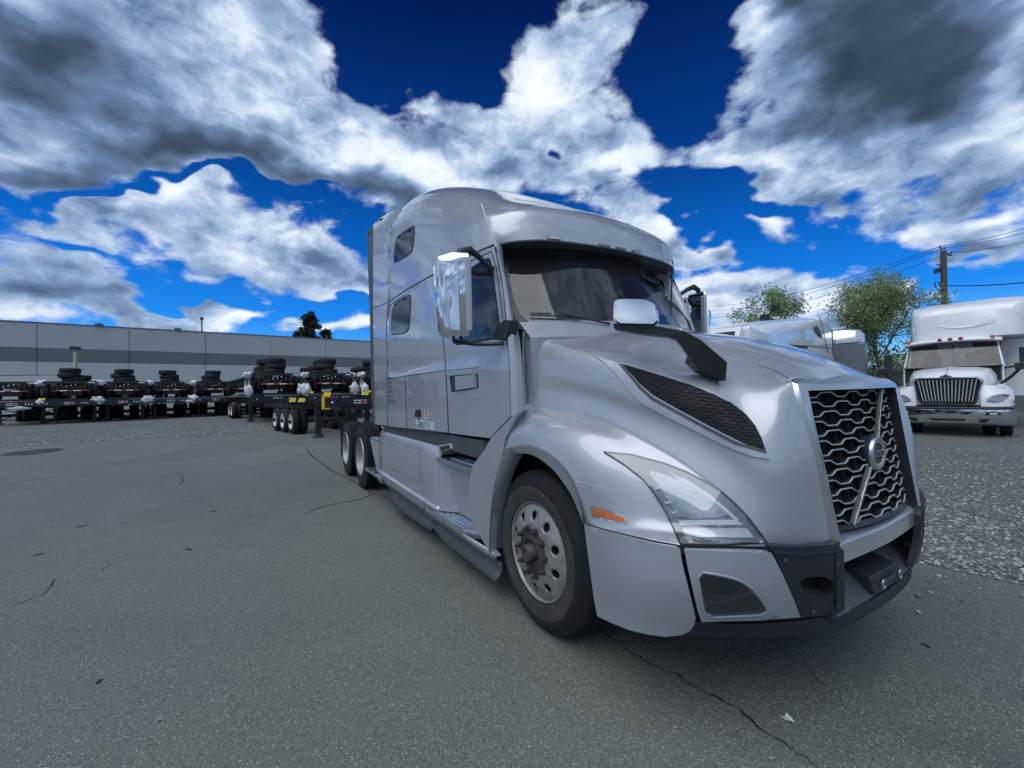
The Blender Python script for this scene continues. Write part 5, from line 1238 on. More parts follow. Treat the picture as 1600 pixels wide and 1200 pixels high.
# chain link fence
fA, fB = gpt(1330, 27), gpt(1700, 17.5); fd = (fB-fA); fl_n = fd.length; fd = fd.normalized()
FE = thing('chain_link_fence', 'grey chain link fence with slats behind the white day cab', 'fence', fA, math.atan2(fd.y, fd.x)); M_GALV = mat('galvanised_steel', (.32, .33, .33), .5, .7)
for i in range(int(fl_n/2.5)+1): MB().cyl((i*2.5, 0, 0), (i*2.5, 0, 2.05), .035, 8).build('fence_post', M_GALV, FE)
MB().cyl((0, 0, 2.0), (fl_n, 0, 2.0), .022, 8).build('top_rail', M_GALV, FE)
mb = MB(); x = 0
while x < fl_n:
    for s in (1, -1):
        a_, b_2 = (x, .015*s, .05), (x+s*1.9, .015*s, 1.95)
        mb.add([(a_[0]-.004, a_[1], a_[2]), (a_[0]+.004, a_[1], a_[2]), (b_2[0]+.004, b_2[1], b_2[2]), (b_2[0]-.004, b_2[1], b_2[2])], [(0, 1, 2, 3)])
    x += .07
tag(mb.build('wire_mesh', M_GALV, FE, smooth=0, fix=False), kind='stuff')
M_SLAT = mat('grey_privacy_fabric', (.16, .165, .16), .9, bump=.6, bsc=20, var=.2)
MB().bb((0, .03, .08), (fl_n, .04, 1.9)).build('privacy_screen', M_SLAT, FE)
# sign
sb = gpt(1206, 27); SG = thing('yard_sign', 'dark square sign box with small white panel above the sleeper cab roof', 'sign', sb); 
def loc_(px, py, dep): return D(px, py, dep)-sb
MB().cyl((0, 0, 0), loc_(1206, 497, 27), .09, 8).build('post', M_STEEL, SG)
c = loc_(1195.5, 499.5, 27); yawS = Matrix.Rotation(math.atan2(CR[1], CR[0]), 3, 'Z')
MB().box(c, (.52, .3, .62), yawS).build('dark_panel', mat('navy_sign_face', (.02, .03, .055), .4), SG)
c = loc_(1210, 501, 27); MB().box(c, (.62, .06, .5), yawS).build('white_panel', M_LABEL, SG)
for k, w_ in enumerate((.34, .26)):
    MB().box(c+Vector((-.035*CF[0], -.035*CF[1], .06-.1*k)), (w_, .012, .045), yawS).build('print_line', M_INK, SG)
c = loc_(1211, 481, 27); MB().box(c, (.46, .25, .34), yawS).build('lamp_box', M_TRIM, SG); MB().tube([loc_(1200, 497, 27), loc_(1202, 489, 27), loc_(1208, 486, 27)], .03, 6).build('lamp_arm', M_STEEL, SG)
# light column in front of the warehouse
lb = gpt(118, 45); LP = thing('lamp_post', 'pale slim lamp post with square dark head in front of the warehouse', 'lamp post', lb)
hz_ = D(118, 546, 45).z-lb.z; MB().cyl((0, 0, 0), (0, 0, hz_), .16, 10).build('pole', mat('cream_pole_paint', (.45, .44, .32), .6), LP); MB().bb((-.35, -.35, hz_), (.35, .35, hz_+.3)).build('lamp_head', M_TRIM, LP)
# ================================================================== CONTAINER CHASSIS
def far_wheel(parent, x, y, z, sg, n=2, w=.25, rim=M_WRIM):
    """dual wheel with white disc, cached meshes"""
    key = ('fw', sg, rim.name)
    if key not in me_cache:
        m1 = MB()
        for k in range(n): m1.lathe([(.29, -.01), (.40, .0), (.47, -.015), (.50, -.05), (.505, -w/2), (.50, -w+.05), (.47, -w+.015), (.40, -w), (.29, -w+.01)], (0, -sg*k*.31, 0), 'y', 28, sg)
        a = m1.mesh('tyre', 45); a.materials.append(M_TYRE)
        b = MB().lathe([(.30, -.004), (.285, .0), (.27, -.09), (.2, -.13), (.14, -.13), (.12, -.04), (0, -.04)], (0, 0, 0), 'y', 24, sg).mesh('rim', 40); b.materials.append(rim)
        c_ = MB().lathe([(.29, -.02), (.29, -.54)], (0, 0, 0), 'y', 20, sg).mesh('wheel_drum', 40); c_.materials.append(M_STEEL)
        me_cache[key] = (a, b, c_)
    r = bpy.data.objects.new('wheel', me_cache[key][0]); COL.objects.link(r); r.parent = parent; r.location = (x, y, z)
    for nm_, me_ in (('rim', me_cache[key][1]), ('wheel_drum', me_cache[key][2])):
        o = bpy.data.objects.new(nm_, me_); COL.objects.link(o); o.parent = r
    return r
M_ORANGE = mat('red_white_tape_red', (.5, .03, .03), .4)
def lump(name, parent, c, s, seed):
    bm = bmesh.new(); bmesh.ops.create_icosphere(bm, subdivisions=3, radius=1); R = np.random.default_rng(seed); ph = R.uniform(0, 6, 6)
    for v in bm.verts:
        k = 1+.18*math.sin(v.co.x*5+ph[0])+.16*math.sin(v.co.y*6+v.co.z*4+ph[1])+.1*math.sin(v.co.z*11+ph[2])+R.normal(0, .05)
        v.co = Vector((v.co.x*s[0]*k+c[0], v.co.y*s[1]*k+c[1], v.co.z*s[2]*k+c[2]))
    me = bpy.data.meshes.new(name); bm.to_mesh(me); bm.free(); me.polygons.foreach_set('use_smooth', [True]*len(me.polygons)); me.materials.append(M_WRAP)
    o = bpy.data.objects.new(name, me); COL.objects.link(o); o.parent = parent; return o
ROWA = R_(8.7)
def rot2(dx, dy): return dx*math.cos(ROWA)-dy*math.sin(ROWA), dx*math.sin(ROWA)+dy*math.cos(ROWA)
def lower_chassis(loc, label, L=12.0, wraps=(), axles=2, yellow=True, legx=-2.4, grp='black container chassis parked in the row', ax0=None):
    t = thing('container_chassis', label, 'trailer chassis', loc, ROWA, grp)
    MB().bb((-.22, -1.22, 1.12), (0, 1.22, 1.44)).build('front_bolster', M_STEEL, t, bev=.01)
    MB().bb((-.24, -1.22, 1.47), (-.10, 1.22, 1.52)).build('upper_rail', M_STEEL, t)
    for y in (-.52, .52): MB().bb((-L, y-.06, .98), (-.23, y+.06, 1.36)).build('frame_rail', M_STEEL, t)
    for x in np.arange(-1.2, -L, -1.5): MB().bb((x-.05, -1.1, 1.20), (x+.05, 1.1, 1.34)).build('cross_member', M_STEEL, t)
    MB().bb((-L-.05, -1.22, 1.05), (-L+.2, 1.22, 1.4)).build('rear_bolster', M_STEEL, t)
    for y in (-.92, .92):
        lg = MB(); lg.bb((legx-.08, y-.08, .12), (legx+.08, y+.08, 1.12)); lg.build('landing_leg', M_STEEL, t)
        MB().prism([(legx-.18, y-.18, 0), (legx+.18, y-.18, 0), (legx+.10, y-.1, .12), (legx-.10, y-.1, .12)], (0, .3, 0)).build('leg_foot', M_STEEL, t)
    MB().tube([(legx, -.85, .35), (legx, .85, 1.0)], .03, 6).build('leg_brace', M_STEEL, t); MB().tube([(legx, .85, .35), (legx, -.85, 1.0)], .03, 6).build('leg_brace', M_STEEL, t)
    lb_ = MB().bb((0, -.22, 1.22), (.012, .22, 1.34)).build('name_label', M_LABEL, t); MB().bb((.012, .0, 1.235), (.015, .2, 1.325)).build('label_print', M_REDP, lb_); MB().bb((.012, -.2, 1.25), (.015, -.04, 1.31)).build('label_print', M_INK, lb_)
    for y in (.55, .68, .81, -.95): MB().lathe([(0, .02), (.035, .015), (.04, 0)], (0, y, 1.28), 'x', 10).build('gladhand', M_LABEL, t)
    if yellow:
        for y in (-1.12, 1.12):
            MB().prism([(-.16, y-.09, 1.52), (.02, y-.09, 1.52), (-.02, y-.05, 1.62), (-.12, y-.05, 1.62)], (0, .18, 0)).build('twist_lock', M_YEL, t)
    for k in range(axles):
        x = (ax0 if ax0 else -L+2.6)+k*-1.25*(1 if ax0 else -1)
        MB().cyl((x, -.9, .5), (x, .9, .5), .07, 8).build('axle', M_STEEL, t)
        for sg in (-1, 1): far_wheel(t, x, sg*1.22, .505, sg)
    if grp and loc[0] < -18: t.scale = (1.1, 1.1, 1.1)
    for i, (x, y, z, sx, sy, sz) in enumerate(wraps): lump('plastic_wrap', t, (x, y, z), (sx, sy, sz), i*7+int(abs(loc[1])*10) % 50)
    return t
def upper_chassis(loc, label, L=11.0, z0=.64):
    t = thing('stacked_chassis', label, 'trailer chassis', (loc[0], loc[1], loc[2]+1.53), ROWA, 'chassis stacked on top of the parked chassis'); t.location.z = loc[2]+1.53*1.1; t.scale = (1.1, 1.1, 1.1)
    # rear end faces forward: bogie first
    MB().bb((-.18, -1.2, .98), (0, 1.2, 1.12)).build('rear_beam', M_STEEL, t)
    MB().bb((-.10, -.80, .50), (-.02, .80, .58)).build('bumper_bar', M_REDP, t)
    for y in (-.5, .1): MB().bb((-.018, y, .51), (-.012, y+.34, .57)).build('reflective_tape', M_LABEL, t)
    for y in (-.62, .62): MB().bb((-.14, y-.05, .58), (-.02, y+.05, 1.0)).build('bumper_post', M_STEEL, t)
    for y in (-.4, -.2, 0, .2, .4): MB().lathe([(0, .015), (.035, .012), (.045, 0)], (0, y, .86+.05*math.sin(y*9)), 'x', 10).build('tail_lamp', M_LENSC if abs(y) < .3 else M_RED, t)
    for y in (-.52, .52): MB().bb((-L, y-.06, .72), (-.18, y+.06, 1.05)).build('frame_rail', M_STEEL, t)
    MB().bb((-2.6, -.45, .25), (-.5, .45, .6)).build('suspension', M_STEEL, t)
    MB().bb((-.16, -.55, .70), (-.04, .55, .80)).build('lamp_bar', M_STEEL, t)
    MB().bb((-L, -1.1, .0), (-.4, 1.1, .06)).build('stack_bearer', M_STEEL, t)
    for x in np.arange(-3, -L, -1.6): MB().bb((x-.05, -1.1, .9), (x+.05, 1.1, 1.05)).build('cross_member', M_STEEL, t)
    MB().bb((-L-.15, -1.2, .75), (-L, 1.2, 1.05)).build('front_bolster', M_STEEL, t)
    MB().bb((.0, .75, 1.0), (.01, 1.05, 1.07)).build('name_label', M_LABEL, t)
    for x in (-.75, -2.0):
        MB().cyl((x, -.9, .52), (x, .9, .52), .07, 8).build('axle', M_STEEL, t)
        for sg in (-1, 1): far_wheel(t, x, sg*1.22, .52, sg)
    return t
tm = MB().lathe([(.29, -.10), (.30, .0), (.36, .02), (.44, .03), (.49, .0), (.51, -.06), (.51, -.19), (.49, -.25), (.44, -.28), (.36, -.27), (.30, -.25), (.29, -.15)], (0, 0, .28), 'z', 30).mesh('tyre', 50); tm.materials.append(M_TYRE)
def loose_tyre(loc, label):
    o = bpy.data.objects.new('tyre', tm); COL.objects.link(o); o.location = loc; o.scale = (1.1, 1.1, 1.1); tag(o, label, 'tyre', 'tyres lying on the stacked chassis'); return o
spots = [(18, 27.5, 0), (108, 29, 1), (192, 31, 1), (267, 33.5, 1), (337, 35, 1), (434, 24.8, 2), (520, 26.2, 2), (606, 27.6, 2)]
ordn = ['leftmost', 'second', 'third', 'fourth', 'fifth', 'sixth', 'seventh', 'eighth']
for i, (px, dep, kind) in enumerate(spots):
    v = D(px, 600, dep); loc = Vector((v.x, v.y, ground_z(v.x))); R = random.Random(i)
    wr = [(-.1, 1.25, 1.42, .18, .30, .22), (-.15, -1.2, 1.4, .16, .22, .18)] if kind == 1 else [(-.1, 1.25, 1.75, .2, .26, .34), (-.2, -1.3, 1.7, .18, .2, .32)] if kind == 2 else [(-.1, .3, 1.05, .15, .5, .1)]
    if i in (3, 4): wr += [(-.3, 1.6, 1.25, .35, .5, .16), (-.6, -1.5, 1.2, .3, .35, .14)]
    lower_chassis(loc, f'{ordn[i]} black container chassis from the left, standing on its landing legs', wraps=wr, yellow=i in (0, 1, 6, 7))
    if kind:
        off = -.35; u = upper_chassis(Vector((loc.x+off, loc.y, loc.z)), f'{ordn[i]} stacked chassis from the left with wheels raised over the lower one')
        zt = loc.z+(1.53+1.06)*1.1
        for q_, (sx, nst) in enumerate(((-.75, 3), (-1.95, 3 if kind == 2 else 2), (-3.3, 2), (-4.7, 2), (-6.2, 1), (-7.5, 1))):
            for k in range(nst):
                ddx, ddy = rot2(off+sx+R.uniform(-.08, .08), R.uniform(-.16, .16)-.05)
                loose_tyre((loc.x+ddx, loc.y+ddy, zt+k*.325), f'black tyre, {"only" if nst == 1 else "lowest" if k == 0 else "topmost" if k == nst-1 else "middle"} of the {("front", "second", "third", "fourth", "fifth", "rearmost")[q_]} tyre pile on the {ordn[i]} chassis stack')
        for y in (-1.3, 1.32): lump('plastic_wrap', u, (-.4, y, 1.02), (.22, .25, .16), i*3+int(y))
    else:
        upper_chassis(Vector((loc.x-.5, loc.y-.3, loc.z)), 'leftmost stacked chassis with two white wheel rims showing at the frame edge')
# second row seen through the gaps
for i, (px, dep) in enumerate(((62, 33), (150, 34.5), (230, 37), (302, 39), (385, 36), (476, 31), (562, 32))):
    v = D(px, 600, dep); loc = Vector((v.x, v.y, ground_z(v.x)))
    lower_chassis(loc, f'{ordn[i]} from the left of the black chassis standing in the rear row', L=8, yellow=False, grp='black container chassis standing in the rear row')
    upper_chassis(Vector((loc.x-.4, loc.y, loc.z)), f'{ordn[i]} from the left of the stacked chassis in the rear row')
# nearer chassis on the asphalt with three axles
lx = P(497, 684, Z=0); near = lower_chassis(Vector((-11.0, -.45, ground_z(-12.5))), 'nearest black chassis with three axles and yellow corner brackets beside the silver truck', L=12, axles=0, yellow=False, legx=-1.6)
near.rotation_euler = (0, 0, R_(11)); _o = Matrix.Rotation(R_(11), 3, 'Z')@Vector((-1.6, -.92, 0)); near.location = Vector((lx.x, lx.y, 0))-_o
for k, x in enumerate((-4.0, -5.25, -6.5)):
    far_wheel(near, x, -1.22, .505, -1); far_wheel(near, x, 1.32, .505, 1); MB().cyl((x, -1.3, .5), (x, .9, .5), .07, 8).build('axle', M_STEEL, near)
for a, b in (((-.10, -1.24, 1.45), (.03, -1.02, 1.50)), ((-.10, -1.24, 1.06), (.03, -1.02, 1.10)), ((-.10, -1.25, 1.06), (.03, -1.20, 1.50))): MB().bb(a, b).build('corner_bracket', M_YEL, near)
for x, y in ((-.1, -1.1), (-.1, .2), (-3.2, -1.35), (-2.2, -1.3)): MB().prism([(x-.1, y-.09, 1.5 if x > -1 else 1.30), (x+.1, y-.09, 1.5 if x > -1 else 1.30), (x+.05, y-.05, 1.62 if x > -1 else 1.44), (x-.05, y-.05, 1.62 if x > -1 else 1.44)], (0, .18, 0)).build('twist_lock', M_YEL, near)
lump('plastic_wrap', near, (-.1, .95, 1.7), (.2, .3, .2), 77); MB().bb((-3.4, -1.5, 1.15), (-3.2, 1.3, 1.3)).build('bogie_bolster', M_STEEL, near); MB().bb((-8, -1.0, 1.06), (-3.2, -.85, 1.24)).build('side_rail', M_STEEL, near)
# pale box trailer behind the leftmost chassis
v = D(10, 600, 37); bt = thing('box_trailer', 'pale grey box trailer roof showing behind the leftmost chassis', 'trailer', (v.x, v.y, ground_z(v.x)), R_(78))
MB().prism([(-6, -1.3, 1.0), (3.0, -1.3, 1.0), (8.0, -1.3, 1.0), (8.0, -1.3, 3.25), (3.0, -1.3, 3.85), (-6, -1.3, 3.85)], (0, 2.6, 0)).build('body', mat('faded_white_panel', (.42, .45, .46), .6), bt); MB().bb((-6, -1.32, 3.85), (3.0, 1.32, 3.9)).build('roof_rail', M_GRAYP, bt)
for x in (-4.5, -3.2): far_wheel(bt, x, -1.25, .505, -1); far_wheel(bt, x, 1.25, .505, 1)
# ================================================================== WHITE DAY CAB (right)
def rrect(w, h, r, n=4, cx=0, cz=0):
    o = []
    for sx, sz, a0 in ((1, 1, 0), (-1, 1, 90), (-1, -1, 180), (1, -1, 270)):
        for k in range(n+1):
            a = R_(a0+90*k/n); o.append((cx+sx*(w/2-r)+r*math.cos(a), cz+sz*(h/2-r)+r*math.sin(a)))
    return o
def loft(rings, cap=True):
    mb = MB(); mb.grid([r+[r[0]] for r in rings])
    if cap: mb.add(rings[0], [tuple(range(len(rings[0])))]); mb.add(rings[-1], [tuple(reversed(range(len(rings[-1]))))])
    return mb
wp_ = D(1479, 600, 11.7); WT = thing('white_day_cab_truck', 'white day cab truck with chrome bumper and vertical bar grille facing the camera on gravel', 'truck', (wp_.x, wp_.y, 0), math.atan2(-.985, .17), None)
# local frame: +x forward (towards the viewer), y to its left
hst = [(-.02, .60, .86, 1.60), (-.12, .68, .84, 1.68), (-.5, .80, .82, 1.80), (-1.0, .88, .82, 1.88), (-1.45, .93, .82, 1.93)]
rings = []
for x, hw, zb, zt in hst:
    rings.append([Vector((x, y, z)) for y, z in [(-hw*.98, zb), (-hw, zb+.35*(zt-zb)), (-hw*.97, zb+.75*(zt-zb)), (-hw*.86, zb+.93*(zt-zb)), (-hw*.6, zt-.02), (0, zt+.02), (hw*.6, zt-.02), (hw*.86, zb+.93*(zt-zb)), (hw*.97, zb+.75*(zt-zb)), (hw, zb+.35*(zt-zb)), (hw*.98, zb)]])
loft(rings).build('hood', M_WHITE, WT, smooth=60)
for s in (-1, 1):
    # fenders sweep out from the grille sides
    fr_ = [[Vector((x, s*y, z)) for x, y, z in row] for row in (
        [(.02, .62, .82), (.0, .86, .82), (-.12, 1.06, .82), (-.42, 1.19, .84), (-.62, 1.21, 1.0), (-.95, 1.21, 1.10), (-1.30, 1.19, 1.0), (-1.48, 1.16, .84)],
        [(.0, .62, 1.02), (-.04, .86, 1.04), (-.16, 1.05, 1.04), (-.45, 1.17, 1.06), (-.65, 1.19, 1.14), (-.95, 1.19, 1.22), (-1.28, 1.17, 1.16), (-1.48, 1.14, 1.05)],
        [(-.08, .62, 1.25), (-.12, .82, 1.24), (-.26, .98, 1.24), (-.52, 1.08, 1.26), (-.7, 1.10, 1.30), (-.97, 1.10, 1.34), (-1.28, 1.08, 1.32), (-1.48, 1.06, 1.28)],
        [(-.15, .60, 1.42), (-.22, .74, 1.38), (-.38, .84, 1.38), (-.6, .9, 1.38), (-.8, .92, 1.40), (-1.0, .93, 1.42), (-1.28, .93, 1.42), (-1.48, .93, 1.42)])]
    rows_ = surf(fr_, 3, 3); MB().grid(rows_).build('fender', M_WHITE, WT, smooth=60)
    hlq = [Vector((x, s*y, z)) for x, y, z in [(.012, .72, .98), (-.02, .86, .93), (-.10, 1.0, .96), (-.22, 1.10, 1.08), (-.24, 1.10, 1.13), (-.12, .98, 1.15), (-.035, .82, 1.12), (.005, .73, 1.04)]]
    hb = MB(); hb.prism([v+Vector((.01, 0, 0)) for v in hlq], (.022, s*.012, 0)); h_ = hb.build('headlight', M_SATIN, WT, bev=.008); hc = sum(hlq, Vector())/8
    MB().prism([hc+(v-hc)*.86+Vector((.034, s*.02, 0)) for v in hlq], (.004, s*.002, 0)).build('lens', G_LENS, h_)
    MB().lathe([(0, .01), (.05, .02), (.075, .045)], hc+Vector((.01, -s*.05, 0)), 'x', 18).build('reflector', M_CHROME, h_)
    MB().prism([hlq[3]+Vector((.04, s*.015, 0)), hlq[4]+Vector((.04, s*.015, 0)), hlq[5]+Vector((.04, s*.02, -.01)), hc.lerp(hlq[3], .75)+Vector((.04, s*.02, 0))], (.004, 0, 0)).build('turn_lens', M_REDP, h_)
    MB().grid([[Vector((-.9+.56*math.cos(R_(a)), s*1.16, .52+.56*math.sin(R_(a)))) for a in range(-10, 191, 20)], [Vector((-.9+.56*math.cos(R_(a)), s*.7, .52+.56*math.sin(R_(a)))) for a in range(-10, 191, 20)]]).build('wheel_housing', M_VOID, WT)
    r_ = far_wheel(WT, -.95, s*1.16, .505, s, rim=M_SATIN)
    # mirrors: hood-mounted arm and door mirror
    MB().tube([(-.45, s*.98, 1.42), (-.35, s*1.15, 1.58), (-.32, s*1.30, 1.78)], .035, 8).build('fender_mirror_arm', M_TRIM, WT); MB().box((-.32, s*1.36, 1.86), (.12, .28, .18)).build('fender_mirror', M_TRIM, WT, bev=.03)
    MB().tube([(-1.7, s*1.0, 1.85), (-1.62, s*1.35, 1.9)], .03, 8).build('mirror_arm', M_TRIM, WT); MB().box((-1.62, s*1.42, 2.1), (.1, .2, .62)).build('door_mirror', M_TRIM, WT, bev=.03)
# grille
go = rrect(1.28, .66, .12); gring = [(y*(1 if z > 0 else .86), z+1.25) for y, z in go]
MB().prism([Vector((.0, y, z)) for y, z in gring], (.05, 0, 0)).build('grille_shell', M_VOID, WT)
go2 = [(y*1.07, (z-1.25)*1.11+1.25) for y, z in gring]; mb = MB(); mb.grid([[Vector((.02, y, z)) for y, z in go2+go2[:1]], [Vector((.085, y*.985, z)) for y, z in go2+go2[:1]], [Vector((.085, y, z)) for y, z in gring+gring[:1]], [Vector((.05, y, z)) for y, z in gring+gring[:1]]]); mb.build('grille_frame', M_CHROME, WT, smooth=50)
for k in range(16):
    u = -1+2*(k+.5)/16; yt, yb = u*.60, u*.50; MB().prism([(.052, yt-.009, 1.545), (.052, yt+.009, 1.545), (.052, yb+.009, .955), (.052, yb-.009, .955)], (.025, 0, 0)).build('grille_bar', M_BARS, WT, smooth=0)
# diamond badge and strake above the grille
MB().prism([(.10, 0, 1.70), (.10, .14, 1.63), (.10, 0, 1.56), (.10, -.14, 1.63)], (.02, 0, 0)).build('diamond_badge', M_CHROME, WT, bev=.004)
MB().prism([(.121, 0, 1.67), (.121, .07, 1.63), (.121, 0, 1.59), (.121, -.07, 1.63)], (.003, 0, 0)).build('badge_centre', M_GRAYP, WT)
MB().prism([(.03, -.02, 1.66), (.03, .02, 1.66), (-.5, .012, 1.83), (-.5, -.012, 1.83)], (0, 0, .035)).build('hood_strake', M_CHROME, WT)
# bumper
bpl = [(-.50, -1.22), (-.12, -1.21), (.10, -1.08), (.20, -.8), (.25, -.4), (.26, 0), (.25, .4), (.20, .8), (.10, 1.08), (-.12, 1.21), (-.50, 1.22)]; bpl = [(v[0], v[1]) for v in cr_spline([(a, b, 0) for a, b in bpl], 3)]
MB().grid([[Vector((x-.03, y*.985, .76)) for x, y in bpl], [Vector((x, y, .745)) for x, y in bpl], [Vector((x+.01, y, .56)) for x, y in bpl], [Vector((x-.01, y, .42)) for x, y in bpl], [Vector((x-.10, y*.97, .33)) for x, y in bpl]]).build('bumper', M_CHROME, WT, smooth=40, solid=.01)
MB().grid([[Vector((x-.05, y*.98, .82)) for x, y in bpl], [Vector((x-.02, y*.99, .765)) for x, y in bpl]]).build('bumper_top_seal', M_TRIM, WT, solid=.03)
for q in ([(-.52, .70), (.52, .70), (.38, .62), (-.38, .62)], [(-.36, .50), (.36, .50), (.30, .44), (-.30, .44)], [(.62, .50), (.78, .50), (.70, .41), (.58, .41)], [(-.62, .50), (-.78, .50), (-.70, .41), (-.58, .41)]):
    MB().prism([Vector((.262-.06*abs(y)**2, y, z)) for y, z in q], (.012, 0, 0)).build('bumper_opening', M_VOID, WT)
for s in (-1, 1):
    f_ = MB().prism([Vector((.262-.06*abs(y)**2-.04*(abs(y) > .8), s*y, z)) for y, z in [(.70, .60), (.74, .69), (.98, .68), (.94, .61)]], (.03, 0, 0)).build('fog_lamp_pocket', M_VOID, WT); MB().prism([Vector((.25, s*y, z)) for y, z in [(.76, .62), (.78, .67), (.92, .67), (.90, .62)]], (.012, 0, 0)).build('fog_lamp', M_LENSC, f_)
# cab
def wq(x, y, z): return Vector((x, y, z))
cabr = []
for x, hw, zt in ((-1.45, 1.0, 1.95), (-1.50, 1.03, 1.98)):
    pass
for s in (-1, 1):
    cab = MB()
    cab.add([wq(-1.40, s*1.04, .95), wq(-1.46, s*1.04, 1.92), wq(-1.98, s*.95, 2.68), wq(-2.12, s*.94, 2.70), wq(-1.62, s*1.04, 1.92), wq(-1.62, s*1.04, .95)], [(0, 1, 4, 5), (1, 2, 3, 4)])
    cab.add([wq(-1.62, s*1.04, .95), wq(-1.62, s*1.04, 1.92), wq(-3.1, s*1.04, 1.92), wq(-3.1, s*1.04, .95)], [(0, 1, 2, 3)])
    cab.add([wq(-2.75, s*1.04, 1.92), wq(-2.75, s*.95, 2.70), wq(-3.1, s*.95, 2.70), wq(-3.1, s*1.04, 1.92)], [(0, 1, 2, 3)])
    cab.add([wq(-2.06, s*.955, 2.60), wq(-2.12, s*.94, 2.72), wq(-2.75, s*.94, 2.72), wq(-2.75, s*.955, 2.60)], [(0, 1, 2, 3)])
    cab.build('cab_side', M_WHITE, WT, smooth=0, solid=.03)
for s in (-1, 1):
    dw = MB().add([wq(-1.64, s*1.035, 1.93), wq(-2.07, s*.96, 2.60), wq(-2.74, s*.96, 2.60), wq(-2.74, s*1.035, 1.93)], [(0, 1, 2, 3)]).build('door_window', G_SIDE, WT)
    MB().bb((-2.55, s*1.055, 1.45), (-2.35, s*1.075, 1.5)).build('door_handle', M_TRIM, WT); MB().bb((-1.72, s*1.055, .95), (-1.705, s*1.06, 1.9)).build('door_gap', M_BLACK, WT); MB().bb((-1.50, s*1.05, 1.62), (-1.44, s*1.06, 1.68)).build('side_repeater', M_TRIM, WT)
MB().grid([[wq(-1.36+.10*(1-(y/1.0)**2), y, 1.93) for y in np.linspace(-1.0, 1.0, 9)], [wq(-1.9+.08*(1-(y/1.0)**2), y*.95, 2.66) for y in np.linspace(-1.0, 1.0, 9)]]).build('windscreen', G_WS, WT, smooth=60)
def frame_ws():
    a = [wq(-1.355+.10*(1-(y/1.02)**2), y, 1.915) for y in np.linspace(-1.03, 1.03, 13)]; b = [wq(-1.40+.10*(1-(y/1.02)**2), y*.97, 1.975) for y in np.linspace(-1.03, 1.03, 13)]
    MB().grid([a, b]).build('windscreen_seal', M_BLACK, WT, solid=.01)
frame_ws()
MB().grid([[wq(-2.75, y, 1.93) for y in (-1, -.35)], [wq(-2.75, y, 2.68) for y in (-1, -.35)]]).build('rear_wall', M_DARKINT, WT); MB().grid([[wq(-2.75, y, 1.93) for y in (.42, 1)], [wq(-2.75, y, 2.68) for y in (.42, 1)]]).build('rear_wall', M_DARKINT, WT)
MB().bb((-2.77, -.02, 1.93), (-2.74, .02, 2.66)).build('rear_window_divider', M_DARKINT, WT)
MB().bb((-1.75, -.98, 1.5), (-1.42, .98, 1.95)).build('dashboard', M_DARKINT, WT); MB().bb((-2.75, -.98, 1.0), (-1.45, .98, 1.1)).build('cab_floor', M_DARKINT, WT)
for y in (-.5, .5): MB().bb((-2.45, y-.25, 1.4), (-2.3, y+.25, 2.35)).build('seat', M_DARKINT, WT, bev=.06)
rf = [[wq(x, y*hw, z-(abs(y)**3)*.06) for y in np.linspace(-1, 1, 13)] for x, hw, z in ((-1.74, 1.02, 2.68), (-1.73, 1.03, 2.73), (-1.80, 1.03, 2.78), (-2.1, 1.02, 2.83), (-2.8, 1.0, 2.85), (-3.1, 1.0, 2.84))]
for i in (0, 1, 2):
    for v in rf[i]: v.x += .10*(1-(v.y/1.03)**2)
MB().grid(rf).build('roof', M_WHITE, WT, smooth=50, solid=.03)
for y in (-.93, -.22, 0, .22, .85):
    MB().lathe([(.0, .03), (.04, .025), (.055, 0)], (-1.64-.1*y*y, y, 2.76), 'x', 12).build('cab_marker_light', M_REDP if abs(y) < .8 else M_AMBER, WT)
# tall moulded roof deflector
defl = []
for x, w_, z0, z1 in ((-2.0, .95, 2.80, 3.60), (-2.1, 1.08, 2.80, 3.74), (-2.4, 1.20, 2.80, 3.84), (-3.0, 1.28, 2.80, 3.98), (-3.7, 1.30, 2.80, 4.10), (-4.1, 1.30, 2.80, 4.12)):
    defl.append([wq(x, y+.30, z) for y, z in [(-w_, z0), (-w_, z0+.5*(z1-z0)), (-w_*.985, z1-.12), (-w_*.93, z1-.03), (-w_*.5, z1), (0, z1+.01), (w_*.5, z1), (w_*.93, z1-.03), (w_*.985, z1-.12), (w_, z0+.5*(z1-z0)), (w_, z0)]])
loft(defl).build('roof_deflector', M_WHITE, WT, smooth=55)
cre = []
for k in range(15):
    u = -1+k/7; cre.append(wq(-1.985-.12*abs(u)**3, u*.98+.30, 3.12+.30*u*u))
MB().tube(cre, .022, 6).build('deflector_crease', M_WHITE, WT, smooth=60)
MB().tube([wq(-2.0, .42, 3.15), wq(-2.01, .87, 3.3), wq(-2.09, 1.38, 3.44)], .02, 6).build('deflector_crease', M_WHITE, WT, smooth=60)
MB().bb((-9.5, -1.0, 1.0), (-3.5, 1.6, 2.79)).build('sleeper_box', M_WHITE, WT, bev=.04)
MB().bb((-9.0, -.43, .7), (-.3, -.35, 1.0)).build('frame_rail', M_STEEL, WT); MB().bb((-9.0, .35, .7), (-.3, .43, 1.0)).build('frame_rail', M_STEEL, WT)
MB().bb((-3.3, -1.12, .35), (-1.75, 1.12, .92)).build('step_fairing', M_SATIN, WT, bev=.04)
for x in (-6.6,): 
    for s in (-1, 1): far_wheel(WT, x, s*1.2, .505, s)
text3d('1872', 'fleet_number', M_GRAYP, WT, WT.matrix_world@Vector((0, 0, 0)), Matrix.Identity(3), .1)
fn = bpy.data.objects['fleet_number']; fn.matrix_world = Matrix.Identity(4); fn.location = (-.40, 1.195, .93); fn.rotation_euler = (R_(90), 0, R_(178-15)); fn.scale = (1, 1, 1)
